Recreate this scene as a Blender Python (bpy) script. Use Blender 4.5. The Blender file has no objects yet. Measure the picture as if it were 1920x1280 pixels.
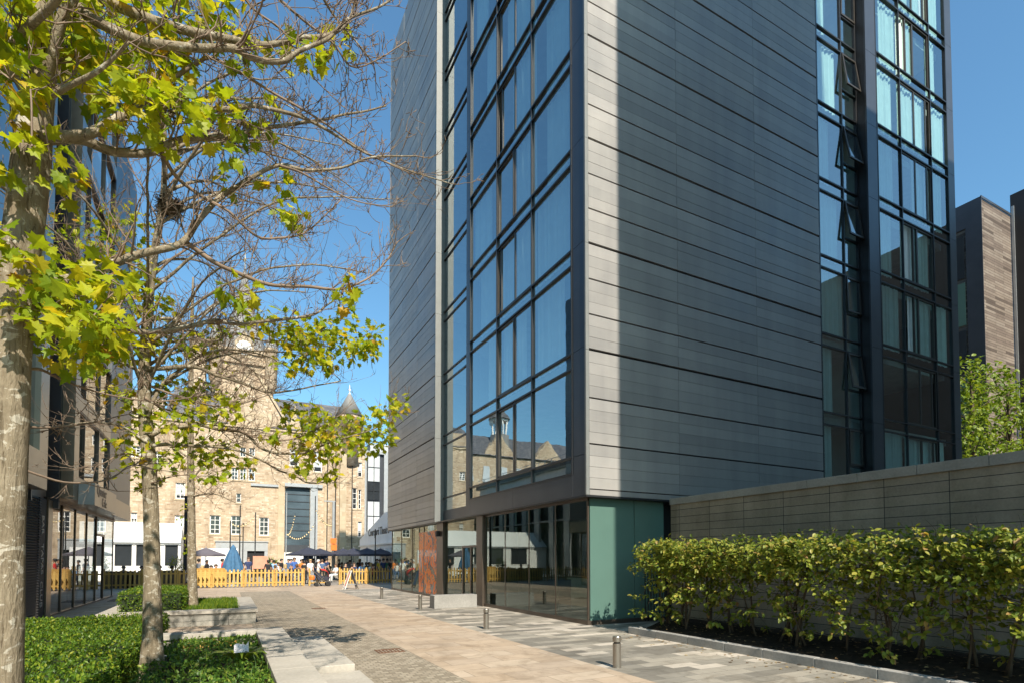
import bpy, bmesh, math, random
from mathutils import Vector, Matrix, noise as mnoise

R = math.radians
random.seed(7)
scene = bpy.context.scene
COL = scene.collection

# ------------------------------------------------------------------ camera model (world: X right along the tower's front, Y up the street)
F, EYE, HOR, W0, H0 = 1030.0, 1.7, 1048.0, 1920.0, 1280.0
PITCH, YAW = R(1.9), R(27.4)
CY = HOR - F * math.tan(PITCH); CX = 960.0
O = Vector((0, 0, EYE))
def ray(x, y):
    a = (x - CX) / F; b = -(y - CY) / F
    f = math.cos(PITCH) - b * math.sin(PITCH); u = math.sin(PITCH) + b * math.cos(PITCH)
    return Vector((f * math.sin(YAW) + a * math.cos(YAW), f * math.cos(YAW) - a * math.sin(YAW), u))
def on_y(x, y, Y):
    r = ray(x, y); return O + r * (Y / r.y)
def at_depth(x, y, d):
    return O + ray(x, y) * d

cam = bpy.data.cameras.new('Camera'); co = bpy.data.objects.new('Camera', cam); COL.objects.link(co)
co.location = O; co.rotation_euler = (R(90) + PITCH, 0, -YAW)
cam.sensor_width = 36; cam.lens = F / W0 * 36; cam.shift_y = (CY - H0 / 2) / W0
cam.clip_start = 0.05; cam.clip_end = 3000
scene.camera = co

# ------------------------------------------------------------------ light and sky
SUN_EL, SUN_AZ = R(43), R(4.2)       # the sun stands behind the camera, a little to the left
d = Vector((-math.sin(SUN_AZ) * math.cos(SUN_EL), -math.cos(SUN_AZ) * math.cos(SUN_EL), math.sin(SUN_EL)))
sl = bpy.data.lights.new('sun', 'SUN'); so = bpy.data.objects.new('sun', sl); COL.objects.link(so)
sl.energy = 4.2; sl.angle = R(0.53); sl.color = (1.0, 0.90, 0.76)
so.rotation_euler = d.to_track_quat('Z', 'Y').to_euler(); so.location = (0, -20, 60)
wd = bpy.data.worlds.new('World'); scene.world = wd; wd.use_nodes = True
nt = wd.node_tree
for n in list(nt.nodes): nt.nodes.remove(n)
sky = nt.nodes.new('ShaderNodeTexSky'); sky.sky_type = 'NISHITA'; sky.sun_disc = False
sky.sun_elevation = SUN_EL; sky.sun_rotation = math.atan2(d.x, d.y)
sky.air_density = 1.25; sky.dust_density = 1.8; sky.ozone_density = 1.0; sky.altitude = 80
bg = nt.nodes.new('ShaderNodeBackground'); bg.inputs['Strength'].default_value = 0.11
wo = nt.nodes.new('ShaderNodeOutputWorld')
tint = nt.nodes.new('ShaderNodeMix'); tint.data_type = 'RGBA'; tint.blend_type = 'MULTIPLY'; tint.inputs[0].default_value = 1.0; tint.inputs[7].default_value = (0.60, 0.94, 1.07, 1)
nt.links.new(sky.outputs[0], tint.inputs[6]); nt.links.new(tint.outputs[2], bg.inputs[0]); nt.links.new(bg.outputs[0], wo.inputs[0])
vs = scene.view_settings; vs.view_transform = 'Standard'; vs.look = 'None'; vs.exposure = 0.85; vs.gamma = 1
cy = scene.cycles; cy.use_denoising = True; cy.max_bounces = 8; cy.transparent_max_bounces = 16
cy.diffuse_bounces = 3; cy.glossy_bounces = 4; cy.transmission_bounces = 6; cy.sample_clamp_indirect = 6; cy.caustics_reflective = False; cy.caustics_refractive = False
try: cy.denoiser = 'OPENIMAGEDENOISE'
except Exception: pass

# ------------------------------------------------------------------ materials
class NT:
    def __init__(s, name):
        s.m = bpy.data.materials.new(name); s.m.use_nodes = True; s.t = s.m.node_tree
        for n in list(s.t.nodes): s.t.nodes.remove(n)
        s.out = s.t.nodes.new('ShaderNodeOutputMaterial')
    def n(s, typ, **kw):
        x = s.t.nodes.new('ShaderNode' + typ)
        for k, v in kw.items():
            if k in x.inputs: x.inputs[k].default_value = v
            else: setattr(x, k, v)
        return x
    def l(s, a, b): s.t.links.new(a, b)
    def ramp(s, src, stops, interp='LINEAR'):
        r = s.n('ValToRGB'); r.color_ramp.interpolation = interp; e = r.color_ramp.elements
        while len(e) < len(stops): e.new(0.5)
        for el, (p, c) in zip(e, stops): el.position = p; el.color = (*c, 1)
        s.l(src, r.inputs[0]); return r.outputs[0]
    def mix(s, f, a, b, blend='MIX'):
        m = s.n('Mix', data_type='RGBA', blend_type=blend)
        for sock, v in ((m.inputs[0], f), (m.inputs[6], a), (m.inputs[7], b)):
            if hasattr(v, 'links'): s.l(v, sock)
            elif isinstance(v, (tuple, list)): sock.default_value = (*v[:3], 1)
            else: sock.default_value = v
        return m.outputs[2]
    def math(s, op, a, b=0.0):
        m = s.n('Math', operation=op)
        for sock, v in ((m.inputs[0], a), (m.inputs[1], b)):
            if hasattr(v, 'links'): s.l(v, sock)
            else: sock.default_value = v
        return m.outputs[0]
    def noise(s, vec, scale, detail=4, rough=0.55, dist=0.0):
        x = s.n('TexNoise', Scale=scale, Detail=detail, Roughness=rough, Distortion=dist)
        if vec is not None: s.l(vec, x.inputs['Vector'])
        return x.outputs[0]
    def coord(s, scale=(1, 1, 1)):
        g = s.n('NewGeometry'); m = s.n('Mapping'); m.inputs['Scale'].default_value = scale
        s.l(g.outputs['Position'], m.inputs[0]); return m.outputs[0]
    def ocoord(s, scale=(1, 1, 1)):
        g = s.n('TexCoord'); m = s.n('Mapping'); m.inputs['Scale'].default_value = scale
        s.l(g.outputs['Object'], m.inputs[0]); return m.outputs[0]
    def wallvec(s):                      # (along the wall, height)
        g = s.n('NewGeometry'); sp = s.n('SeparateXYZ'); s.l(g.outputs['Position'], sp.inputs[0])
        c = s.n('CombineXYZ'); s.l(s.math('ADD', sp.outputs[0], sp.outputs[1]), c.inputs[0]); s.l(sp.outputs[2], c.inputs[1])
        return c.outputs[0]
    def bsdf(s, color, rough=0.6, metal=0.0, spec=0.5, bump=None, bump_s=0.3, bump_d=0.02):
        b = s.n('BsdfPrincipled')
        for k, v in (('Base Color', color), ('Roughness', rough), ('Metallic', metal), ('Specular IOR Level', spec)):
            if hasattr(v, 'links'): s.l(v, b.inputs[k])
            elif isinstance(v, (tuple, list)): b.inputs[k].default_value = (*v[:3], 1)
            else: b.inputs[k].default_value = v
        if bump is not None:
            bm = s.n('Bump', Strength=bump_s, Distance=bump_d); s.l(bump, bm.inputs['Height']); s.l(bm.outputs[0], b.inputs['Normal'])
        return b
    def done(s, sh): s.l(sh.outputs[0], s.out.inputs[0]); return s.m

def plain(name, color, rough=0.6, metal=0.0, var=0.12, scale=3.0, spec=0.5, bump=0.0):
    t = NT(name); n = t.noise(t.coord(), scale, 5)
    lo = tuple(c * (1 - var) for c in color); hi = tuple(min(1, c * (1 + var)) for c in color)
    c = t.ramp(n, [(0.3, lo), (0.7, hi)])
    n2 = t.noise(t.coord(), scale * 14, 3) if bump else None
    return t.done(t.bsdf(c, rough, metal, spec, n2, bump))

def island(name, stops, rough=0.6, spec=0.5, metal=0.0, nscale=2.0, nvar=0.15, bump=0.0, stretch=(1, 1, 1)):
    t = NT(name); g = t.n('NewGeometry')
    c = t.ramp(g.outputs['Random Per Island'], stops)
    n = t.noise(t.coord(stretch), nscale, 5)
    k = t.ramp(n, [(0.3, (1 - nvar,) * 3), (0.7, (1 + nvar * .6,) * 3)])
    c = t.mix(1.0, c, k, 'MULTIPLY')
    n2 = t.noise(t.coord(), nscale * 12, 3) if bump else None
    return t.done(t.bsdf(c, rough, metal, spec, n2, bump))

def glass(name, tint=(0.50, 0.66, 0.66), ior=2.6, gloss=(0.90, 0.97, 1.0), wave=0.0):
    t = NT(name)
    tr = t.n('BsdfTransparent'); tr.inputs[0].default_value = (*tint, 1)
    gl = t.n('BsdfGlossy', Roughness=0.004); gl.inputs[0].default_value = (*gloss, 1)
    lw = t.n('LayerWeight', Blend=0.5); mx = t.n('MixShader')   # the same from both sides, so daylight gets into the rooms
    r0 = ((ior - 1) / (ior + 1)) ** 2; fres = t.math('ADD', t.math('MULTIPLY', t.math('POWER', lw.outputs['Facing'], 5.0), 1 - r0), r0)
    if wave:
        g_ = t.n('NewGeometry'); sh_ = t.n('VectorMath', operation='SCALE'); t.l(g_.outputs['Position'], sh_.inputs[0]); t.l(t.math('ADD', t.math('MULTIPLY', g_.outputs['Random Per Island'], 0.5), 0.8), sh_.inputs['Scale']); n = t.noise(sh_.outputs[0], 0.8, 2); bm = t.n('Bump', Strength=wave, Distance=0.02); t.l(n, bm.inputs['Height'])
        t.l(bm.outputs[0], gl.inputs['Normal']); 
    t.l(fres, mx.inputs[0]); t.l(tr.outputs[0], mx.inputs[1]); t.l(gl.outputs[0], mx.inputs[2])
    return t.done(mx)

def leafmat(name, stops, trans=0.45, rough=0.45):
    t = NT(name); g = t.n('NewGeometry')
    c = t.ramp(g.outputs['Random Per Island'], stops)
    b = t.bsdf(c, rough, 0, 0.35); tl = t.n('BsdfTranslucent')
    c2 = t.mix(1.0, c, (1.25, 1.15, 0.55), 'MULTIPLY'); t.l(c2, tl.inputs[0])
    mx = t.n('MixShader'); mx.inputs[0].default_value = trans
    t.l(b.outputs[0], mx.inputs[1]); t.l(tl.outputs[0], mx.inputs[2])
    return t.done(mx)

def brick(name, vec_kind, bw, rh, stops, mortar=(0.1, 0.1, 0.1), msize=0.012, rough=0.8, offset=0.5, bump=0.35, nvar=0.2, nscale=6.0, interp='CONSTANT', squash=1.0, swap=False, bumpd=0.02, soot=False, stains=False):
    t = NT(name)
    v = t.wallvec() if vec_kind == 'wall' else t.coord()
    if swap:
        sp = t.n('SeparateXYZ'); t.l(v, sp.inputs[0]); cb = t.n('CombineXYZ'); t.l(sp.outputs[1], cb.inputs[0]); t.l(sp.outputs[0], cb.inputs[1]); v = cb.outputs[0]
    b = t.n('TexBrick', offset=offset, squash=squash, offset_frequency=2, squash_frequency=3)
    for k, val in (('Color1', (0, 0, 0, 1)), ('Color2', (1, 1, 1, 1)), ('Mortar', (0.5, 0.5, 0.5, 1)), ('Scale', 1.0), ('Mortar Size', msize), ('Mortar Smooth', 0.2), ('Bias', 0.0), ('Brick Width', bw), ('Row Height', rh)):
        b.inputs[k].default_value = val
    t.l(v, b.inputs['Vector'])
    c = t.ramp(b.outputs['Color'], stops, interp)
    n = t.noise(t.coord(), nscale, 6, 0.65)
    c = t.mix(1.0, c, t.ramp(n, [(0.25, (1 - nvar,) * 3), (0.75, (1 + nvar * .7,) * 3)]), 'MULTIPLY')
    n3 = t.noise(t.coord(), 0.45, 4); c = t.mix(1.0, c, t.ramp(n3, [(0.3, (0.86, 0.86, 0.86)), (0.7, (1.08, 1.07, 1.05))]), 'MULTIPLY')
    if soot:
        sv = t.noise(t.coord((1, 1, .35)), 0.55, 6, 0.7, 0.5); c = t.mix(1.0, c, t.ramp(sv, [(0.36, (.62, .58, .55)), (0.5, (1, 1, 1))]), 'MULTIPLY')
        sv = t.noise(t.coord((1, 1, .12)), 2.4, 4, 0.7); c = t.mix(1.0, c, t.ramp(sv, [(0.33, (.72, .69, .66)), (0.44, (1, 1, 1))]), 'MULTIPLY')
    if stains:
        sv = t.noise(t.coord(), 1.3, 7, 0.72, 0.8); c = t.mix(1.0, c, t.ramp(sv, [(0.36, (.72, .70, .67)), (0.5, (1, 1, 1)), (0.7, (1.05, 1.05, 1.05))]), 'MULTIPLY')
        sv = t.n('TexVoronoi', Scale=5.5); t.l(t.coord(), sv.inputs['Vector']); c = t.mix(1.0, c, t.ramp(sv.outputs['Distance'], [(0.05, (.62, .6, .58)), (0.075, (1, 1, 1))]), 'MULTIPLY')
    c = t.mix(b.outputs['Fac'], c, mortar)
    h = t.math('SUBTRACT', t.math('MULTIPLY', n, 0.35), b.outputs['Fac'])
    return t.done(t.bsdf(c, rough, 0, 0.3, h, bump, bumpd))

M = {}
# zinc cladding, brushed vertical streaks
def zinc():
    t = NT('zinc cladding'); g = t.n('NewGeometry')
    base = t.ramp(g.outputs['Random Per Island'], [(0, (0.315, 0.308, 0.297)), (0.5, (0.355, 0.345, 0.33)), (1, (0.395, 0.383, 0.366))])
    s1 = t.noise(t.coord((2.2, 2.2, 0.22)), 1.0, 4, 0.55); s2 = t.noise(t.coord((1, 1, 1)), 0.5, 5)
    c = t.mix(1.0, base, t.ramp(s1, [(0.3, (0.88, 0.88, 0.89)), (0.7, (1.05, 1.05, 1.04))]), 'MULTIPLY')
    c = t.mix(1.0, c, t.ramp(s2, [(0.3, (0.85, 0.86, 0.88)), (0.7, (1.08, 1.07, 1.06))]), 'MULTIPLY')
    w = t.noise(t.coord((1, 1, 5)), 2.2, 3)
    return t.done(t.bsdf(c, t.ramp(s2, [(0.3, (.30,) * 3), (0.7, (.46,) * 3)]), 0.12, 0.24, w, 0.16, 0.015))
M['zinc'] = zinc()
M['dark_metal'] = plain('dark window metal', (0.035, 0.038, 0.042), 0.38, 0.3, 0.1)
M['navy_metal'] = plain('blue grey metal panel', (0.085, 0.092, 0.105), 0.36, 0.45, 0.1, 1.2)
M['bronze'] = plain('bronze metal panel', (0.30, 0.25, 0.19), 0.30, 0.6, 0.1, 1.0)
M['bronze_dark'] = plain('dark bronze frame', (0.12, 0.095, 0.075), 0.36, 0.5, 0.12, 2.0)
M['sash'] = plain('grey brown sash metal', (0.075, 0.068, 0.06), 0.4, 0.4, 0.1)
M['trim'] = plain('grey edge trim', (0.21, 0.22, 0.215), 0.5, 0.15, 0.06)
M['black'] = plain('black rebate', (0.008, 0.008, 0.009), 0.7, 0, 0.2)
M['glass'] = glass('coated window glass', (0.68, 0.85, 0.86), 4.6, (0.90, 0.98, 1.0), 0.10)
M['glass_r'] = glass('front window glass', (0.70, 0.92, 0.90), 3.9, (0.98, 1.0, 1.0), 0.06)
M['glass_g'] = glass('shop window glass', (0.50, 0.66, 0.58), 2.3, (0.90, 1, 0.95), 0.02)
M['glass_l'] = glass('left building glass', (0.35, 0.42, 0.45), 2.6, (1, 1, 1), 0.02)
M['teal_panel'] = plain('teal back painted glass', (0.098, 0.178, 0.152), 0.16, 0, 0.05, 1.0, 0.5)
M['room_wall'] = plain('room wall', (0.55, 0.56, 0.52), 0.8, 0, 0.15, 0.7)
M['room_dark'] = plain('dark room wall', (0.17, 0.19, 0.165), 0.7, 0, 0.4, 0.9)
M['slab'] = plain('ceiling slab', (0.45, 0.45, 0.43), 0.8)
M['curtain'] = plain('white curtain', (0.86, 0.89, 0.86), 0.9, 0, 0.06)
M['concrete'] = None
def concrete(name, base, var, lines=None):
    t = NT(name); n = t.noise(t.coord(), 1.4, 7, 0.62); n2 = t.noise(t.coord(), 26, 4)
    c = t.ramp(n, [(0.28, tuple(b * (1 - var) for b in base)), (0.72, tuple(min(1, b * (1 + var)) for b in base))])
    c = t.mix(1.0, c, t.ramp(n2, [(0.3, (0.9,) * 3), (0.7, (1.08,) * 3)]), 'MULTIPLY')
    h = n2
    if lines:
        b = t.n('TexBrick', offset=0.0)
        for k, v in (('Color1', (0, 0, 0, 1)), ('Color2', (1, 1, 1, 1)), ('Scale', 1.0), ('Mortar Size', lines[2]), ('Mortar Smooth', 0.1), ('Bias', 0), ('Brick Width', lines[0]), ('Row Height', lines[1])): b.inputs[k].default_value = v
        t.l(t.wallvec(), b.inputs['Vector'])
        c = t.mix(1.0, c, t.ramp(b.outputs['Color'], [(0, (0.9, 0.9, 0.9)), (1, (1.06, 1.05, 1.03))]), 'MULTIPLY')
        st = t.noise(t.coord((3, 3, 0.35)), 1.0, 4); c = t.mix(1.0, c, t.ramp(st, [(0.35, (0.82, 0.83, 0.8)), (0.6, (1.03,) * 3)]), 'MULTIPLY')
        c = t.mix(b.outputs['Fac'], c, (0.03, 0.03, 0.03)); h = t.math('SUBTRACT', t.math('MULTIPLY', n2, 0.2), b.outputs['Fac'])
    return t.done(t.bsdf(c, 0.85, 0, 0.25, h, 0.25, 0.012))
M['concrete'] = concrete('pale granite', (0.42, 0.39, 0.34), 0.16)
M['granite'] = concrete('grey granite', (0.30, 0.29, 0.27), 0.2)
M['wall_stone'] = concrete('grey stone wall', (0.34, 0.275, 0.20), 0.2, (1.04, 0.19, 0.006))
M['cap_stone'] = concrete('stone coping', (0.33, 0.305, 0.26), 0.2)
M['wall_low'] = concrete('banded stone', (0.36, 0.345, 0.31), 0.14, (1.35, 0.13, 0.004))
M['tan'] = brick('tan sandstone paving', 'floor', 0.92, 0.46, [(0, (0.415, 0.325, 0.24)), (0.3, (0.455, 0.36, 0.27)), (0.55, (0.435, 0.35, 0.27)), (0.85, (0.485, 0.395, 0.305))], (0.26, 0.21, 0.155), 0.008, 0.75, bump=0.15, nvar=0.14, nscale=3.0, stains=True)
M['pavers'] = brick('mixed grey paving', 'floor', 0.62, 0.26, [(0, (0.205, 0.19, 0.163)), (0.3, (0.275, 0.255, 0.218)), (0.55, (0.345, 0.315, 0.265)), (0.77, (0.50, 0.45, 0.385))], (0.12, 0.115, 0.1), 0.005, 0.7, bump=0.15, nvar=0.16, nscale=4, stains=True)
M['setts'] = brick('small stone setts', 'floor', 0.125, 0.105, [(0, (0.25, 0.212, 0.16)), (0.25, (0.305, 0.262, 0.20)), (0.5, (0.345, 0.297, 0.23)), (0.75, (0.385, 0.335, 0.262))], (0.205, 0.175, 0.132), 0.010, 0.85, bump=0.4, nvar=0.18, nscale=14)
M['yard'] = brick('courtyard paving', 'floor', 0.9, 0.6, [(0, (0.25, 0.22, 0.19)), (0.4, (0.29, 0.26, 0.22)), (0.7, (0.33, 0.3, 0.26))], (0.16, 0.15, 0.13), 0.008, 0.8)
M['ground'] = plain('asphalt', (0.10, 0.098, 0.092), 0.9, 0, 0.25, 0.8)
M['soil'] = plain('bark mulch soil', (0.035, 0.026, 0.018), 0.95, 0, 0.5, 9.0, 0.2, 0.6)
M['sandstone'] = brick('coursed sandstone', 'wall', 0.42, 0.15, [(0, (0.43, 0.315, 0.21)), (0.10, (0.53, 0.40, 0.27)), (0.4, (0.57, 0.445, 0.31)), (0.7, (0.61, 0.485, 0.345)), (0.9, (0.67, 0.56, 0.42))], (0.40, 0.32, 0.235), 0.014, 0.9, bump=0.5, nvar=0.16, nscale=1.6, squash=0.62, soot=True)
M['ashlar'] = brick('dressed sandstone', 'wall', 0.7, 0.45, [(0, (0.50, 0.395, 0.265)), (0.5, (0.54, 0.43, 0.295)), (0.8, (0.58, 0.475, 0.335))], (0.42, 0.34, 0.24), 0.012, 0.9, bump=0.2, nvar=0.1, nscale=2)
M['slate'] = brick('slate roof', 'wall', 0.35, 0.22, [(0, (0.10, 0.10, 0.11)), (0.4, (0.13, 0.13, 0.14)), (0.7, (0.16, 0.155, 0.16))], (0.06, 0.06, 0.065), 0.015, 0.6)
M['slate_light'] = plain('pale lead spire', (0.22, 0.215, 0.205), 0.6, 0, 0.2, 0.8)
M['white'] = plain('white painted wood', (0.80, 0.78, 0.74), 0.5, 0, 0.04)
M['canvas'] = plain('white tent canvas', (0.82, 0.82, 0.80), 0.6, 0, 0.04, 0.5)
M['dull_canvas'] = plain('off white panel', (0.86, 0.855, 0.85), 0.6, 0, 0.06, 0.8)
M['pane'] = plain('dark window pane', (0.035, 0.04, 0.045), 0.06, 0, 0.2, 0.5, 0.8)
M['pane_blue'] = plain('blue grey glazing', (0.075, 0.105, 0.125), 0.12, 0, 0.35, 0.5, 0.6)
M['pane_blind'] = plain('window pane with blind', (0.55, 0.58, 0.60), 0.15, 0, 0.1, 0.5, 0.6)
M['grey_paint'] = plain('grey painted shopfront', (0.36, 0.37, 0.37), 0.55, 0, 0.08)
M['lead'] = plain('grey metal surround', (0.40, 0.42, 0.43), 0.4, 0.2, 0.08)
M['pine'] = island('yellow pine', [(0, (0.44, 0.25, 0.065)), (0.5, (0.54, 0.33, 0.09)), (1, (0.62, 0.41, 0.13))], 0.7, 0.3, 0, 2.5, 0.16, 0.15, (6, 6, 0.7))
M['timber'] = brick('weathered timber strips', 'wall', 2.4, 0.17, [(0, (0.10, 0.078, 0.066)), (0.15, (0.17, 0.135, 0.115)), (0.45, (0.22, 0.18, 0.15)), (0.75, (0.25, 0.21, 0.178))], (0.06, 0.048, 0.042), 0.012, 0.85, bump=0.4, nvar=0.2, nscale=2.5)
M['dark_clad'] = plain('dark brown cladding', (0.022, 0.02, 0.02), 0.6, 0, 0.2, 0.5)
M['steel'] = plain('brushed steel', (0.30, 0.275, 0.24), 0.34, 0.75, 0.08, 4)
M['rust'] = plain('rusty iron', (0.16, 0.075, 0.04), 0.8, 0.2, 0.4, 20)
M['navy_fabric'] = plain('navy canvas', (0.030, 0.034, 0.055), 0.8, 0, 0.15)
M['grey_fabric'] = plain('grey canvas', (0.13, 0.115, 0.13), 0.8, 0, 0.15)
M['blue_fabric'] = plain('blue canvas', (0.05, 0.14, 0.26), 0.8, 0, 0.2, 5)
M['blue_sheet'] = plain('blue banner', (0.10, 0.17, 0.32), 0.7, 0, 0.25, 3)
M['orange'] = plain('orange bag', (0.70, 0.20, 0.03), 0.6)
M['red'] = plain('red fabric', (0.70, 0.025, 0.02), 0.7)
M['pink_board'] = plain('salmon painted board', (0.72, 0.33, 0.22), 0.7, 0, 0.12, 2)
M['paper'] = plain('crumpled paper', (0.68, 0.67, 0.72), 0.7, 0, 0.1, 30)
M['bulb'] = plain('warm bulb', (0.85, 0.66, 0.36), 0.3)
M['letter_dark'] = plain('dark lettering', (0.10, 0.095, 0.09), 0.5)
M['letter_pale'] = plain('pale lettering', (0.36, 0.37, 0.37), 0.5)
M['rubber'] = plain('black rubber', (0.015, 0.015, 0.016), 0.7)
def bark(name, a, b, patch, sc):
    t = NT(name); v = t.coord((1, 1, 0.55)); n = t.noise(v, 9 * sc, 6, 0.65, 0.4)
    c = t.ramp(n, [(0.3, a), (0.62, b)])
    p = t.noise(t.coord((1, 1, 1.5)), 8.5 * sc, 4, 0.62, 0.8)
    c = t.mix(t.ramp(p, [(0.57, (0, 0, 0)), (0.595, (.8, .8, .8))]), c, patch)
    ck = t.noise(t.coord((1, 1, 0.12)), 24 * sc, 5, 0.7, 1.0); c = t.mix(1.0, c, t.ramp(ck, [(0.36, (0.45, 0.42, 0.38)), (0.44, (1, 1, 1))]), 'MULTIPLY')
    p2 = t.noise(t.coord((1, 1, 2.6)), 30 * sc, 3, 0.6); c = t.mix(t.ramp(p2, [(0.66, (0, 0, 0)), (0.69, (.7, .7, .7))]), c, patch)
    f = t.noise(t.coord((1, 1, 0.25)), 38 * sc, 4, 0.6)
    c = t.mix(1.0, c, t.ramp(f, [(0.3, (0.72, 0.70, 0.66)), (0.6, (1.05,) * 3)]), 'MULTIPLY')
    h = t.math('ADD', t.math('ADD', n, t.math('MULTIPLY', f, 0.7)), t.math('MULTIPLY', ck, 0.8))
    return t.done(t.bsdf(c, 0.85, 0, 0.25, h, 0.8, 0.02))
M['bark'] = bark('grey lichened bark', (0.19, 0.155, 0.105), (0.29, 0.245, 0.175), (0.52, 0.49, 0.41), 1.0)
M['bark_twig'] = plain('twig bark', (0.21, 0.155, 0.115), 0.8, 0, 0.3, 8.0, 0.25)
M['bark_dark'] = plain('hedge stem bark', (0.10, 0.075, 0.05), 0.85, 0, 0.3, 9.0, 0.25)
M['leaf_maple'] = leafmat('yellow green lobed leaves', [(0, (0.18, 0.28, 0.014)), (0.3, (0.31, 0.40, 0.018)), (0.7, (0.47, 0.51, 0.025)), (0.94, (0.62, 0.54, 0.035)), (1, (0.54, 0.30, 0.03))], 0.55)
M['leaf_horn'] = leafmat('hornbeam leaves', [(0, (0.11, 0.155, 0.025)), (0.4, (0.19, 0.25, 0.032)), (0.75, (0.32, 0.34, 0.05)), (0.95, (0.44, 0.38, 0.08)), (1, (0.36, 0.21, 0.09))], 0.45)
M['leaf_box'] = leafmat('small box leaves', [(0, (0.045, 0.10, 0.010)), (0.5, (0.09, 0.18, 0.015)), (0.85, (0.19, 0.28, 0.022)), (1, (0.34, 0.36, 0.035))], 0.35)
M['leaf_cover'] = leafmat('ground cover leaves', [(0, (0.045, 0.11, 0.014)), (0.5, (0.085, 0.18, 0.022)), (0.85, (0.16, 0.26, 0.03)), (1, (0.30, 0.34, 0.06))], 0.35)
M['leaf_lime'] = leafmat('lime leaves', [(0, (0.10, 0.17, 0.015)), (0.5, (0.17, 0.25, 0.02)), (1, (0.27, 0.33, 0.035))], 0.4)
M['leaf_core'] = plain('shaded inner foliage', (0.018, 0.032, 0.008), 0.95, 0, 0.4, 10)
def mural():
    t = NT('orange brush strokes'); n = t.noise(t.coord((1, 1, 0.75)), 1.15, 3, 0.55, 2.6); n2 = t.noise(t.coord((1, 1, 1)), 2.6, 2, 0.5, 3.0)
    c = t.ramp(n, [(0.0, (0.26, 0.26, 0.24)), (0.40, (0.10, 0.10, 0.10)), (0.44, (1.0, 0.20, 0.015)), (0.56, (1.0, 0.27, 0.02)), (0.63, (0.34, 0.33, 0.31)), (0.67, (1.0, 0.18, 0.015))], 'CONSTANT')
    c = t.mix(t.ramp(n2, [(0.60, (0, 0, 0)), (0.63, (1, 1, 1))]), c, (0.16, 0.16, 0.16))
    b = t.bsdf(c, 0.5); b.inputs['Coat Weight'].default_value = 0.35; b.inputs['Coat Roughness'].default_value = 0.03
    return t.done(b)
M['mural'] = mural()

# ------------------------------------------------------------------ mesh helpers
def origin_of(p):
    v = Vector((0, 0, 0))
    while p is not None: v += p.location; p = p.parent
    return v
class MB:
    def __init__(s): s.v = []; s.f = []; s.m = []; s.mi = 0; s.st = []
    def add(s, vs, fs):
        o = len(s.v); s.st.append((o, len(s.f))); s.v += [tuple(v) for v in vs]; s.f += [tuple(i + o for i in f) for f in fs]; s.m += [s.mi] * len(fs); return s
    def box(s, x0, x1, y0, y1, z0, z1):
        return s.add([(x0, y0, z0), (x1, y0, z0), (x1, y1, z0), (x0, y1, z0), (x0, y0, z1), (x1, y0, z1), (x1, y1, z1), (x0, y1, z1)],
                     [(0, 3, 2, 1), (4, 5, 6, 7), (0, 1, 5, 4), (1, 2, 6, 5), (2, 3, 7, 6), (3, 0, 4, 7)])
    def quad(s, a, b, c, d): return s.add([a, b, c, d], [(0, 1, 2, 3)])
    def prism(s, pts, vec):              # a closed outline pushed along vec
        n = len(pts); v = Vector(vec); q = [Vector(p) for p in pts]
        return s.add(q + [p + v for p in q], [tuple(range(n - 1, -1, -1)), tuple(range(n, 2 * n))] + [(i, (i + 1) % n, n + (i + 1) % n, n + i) for i in range(n)])
    def tube(s, pts, rad, n=6, cap=True):
        pts = [Vector(p) for p in pts]; rings = []; up = Vector((0.31, 0.2, 0.93)); vs = []; fs = []
        for i, p in enumerate(pts):
            t = (pts[min(i + 1, len(pts) - 1)] - pts[max(i - 1, 0)])
            if t.length < 1e-9: t = Vector((0, 0, 1))
            t.normalize(); a = t.cross(up)
            if a.length < 0.05: a = t.cross(Vector((1, 0, 0)))
            a.normalize(); b = t.cross(a); r = rad[i] if hasattr(rad, '__len__') else rad
            vs += [p + (a * math.cos(2 * math.pi * k / n) + b * math.sin(2 * math.pi * k / n)) * r for k in range(n)]
        for i in range(len(pts) - 1):
            for k in range(n): fs.append((i * n + k, i * n + (k + 1) % n, (i + 1) * n + (k + 1) % n, (i + 1) * n + k))
        if cap: fs += [tuple(range(n - 1, -1, -1)), tuple(range((len(pts) - 1) * n, len(pts) * n))]
        return s.add(vs, fs)
    def lathe(s, x, y, prof, n=16):      # prof: (r, z)
        vs = []; fs = []
        for r, z in prof: vs += [(x + r * math.cos(2 * math.pi * k / n), y + r * math.sin(2 * math.pi * k / n), z) for k in range(n)]
        for i in range(len(prof) - 1):
            for k in range(n): fs.append((i * n + k, i * n + (k + 1) % n, (i + 1) * n + (k + 1) % n, (i + 1) * n + k))
        fs += [tuple(range(n - 1, -1, -1)), tuple(range((len(prof) - 1) * n, len(prof) * n))]
        return s.add(vs, fs)
    def build(s, name, mats, parent=None, smooth=False, bevel=0.0):
        if not isinstance(mats, (list, tuple)): mats = [mats]
        o = origin_of(parent); me = bpy.data.meshes.new(name)
        me.from_pydata([(v[0] - o.x, v[1] - o.y, v[2] - o.z) for v in s.v], [], s.f)
        for m in mats: me.materials.append(m)
        if len(mats) > 1: me.polygons.foreach_set('material_index', s.m)
        if smooth: me.polygons.foreach_set('use_smooth', [True] * len(me.polygons))
        me.update(); ob = bpy.data.objects.new(name, me); COL.objects.link(ob); ob.parent = parent
        if bevel:
            b = ob.modifiers.new('Bevel', 'BEVEL'); b.width = bevel; b.segments = 2; b.limit_method = 'ANGLE'
        return ob
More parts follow.
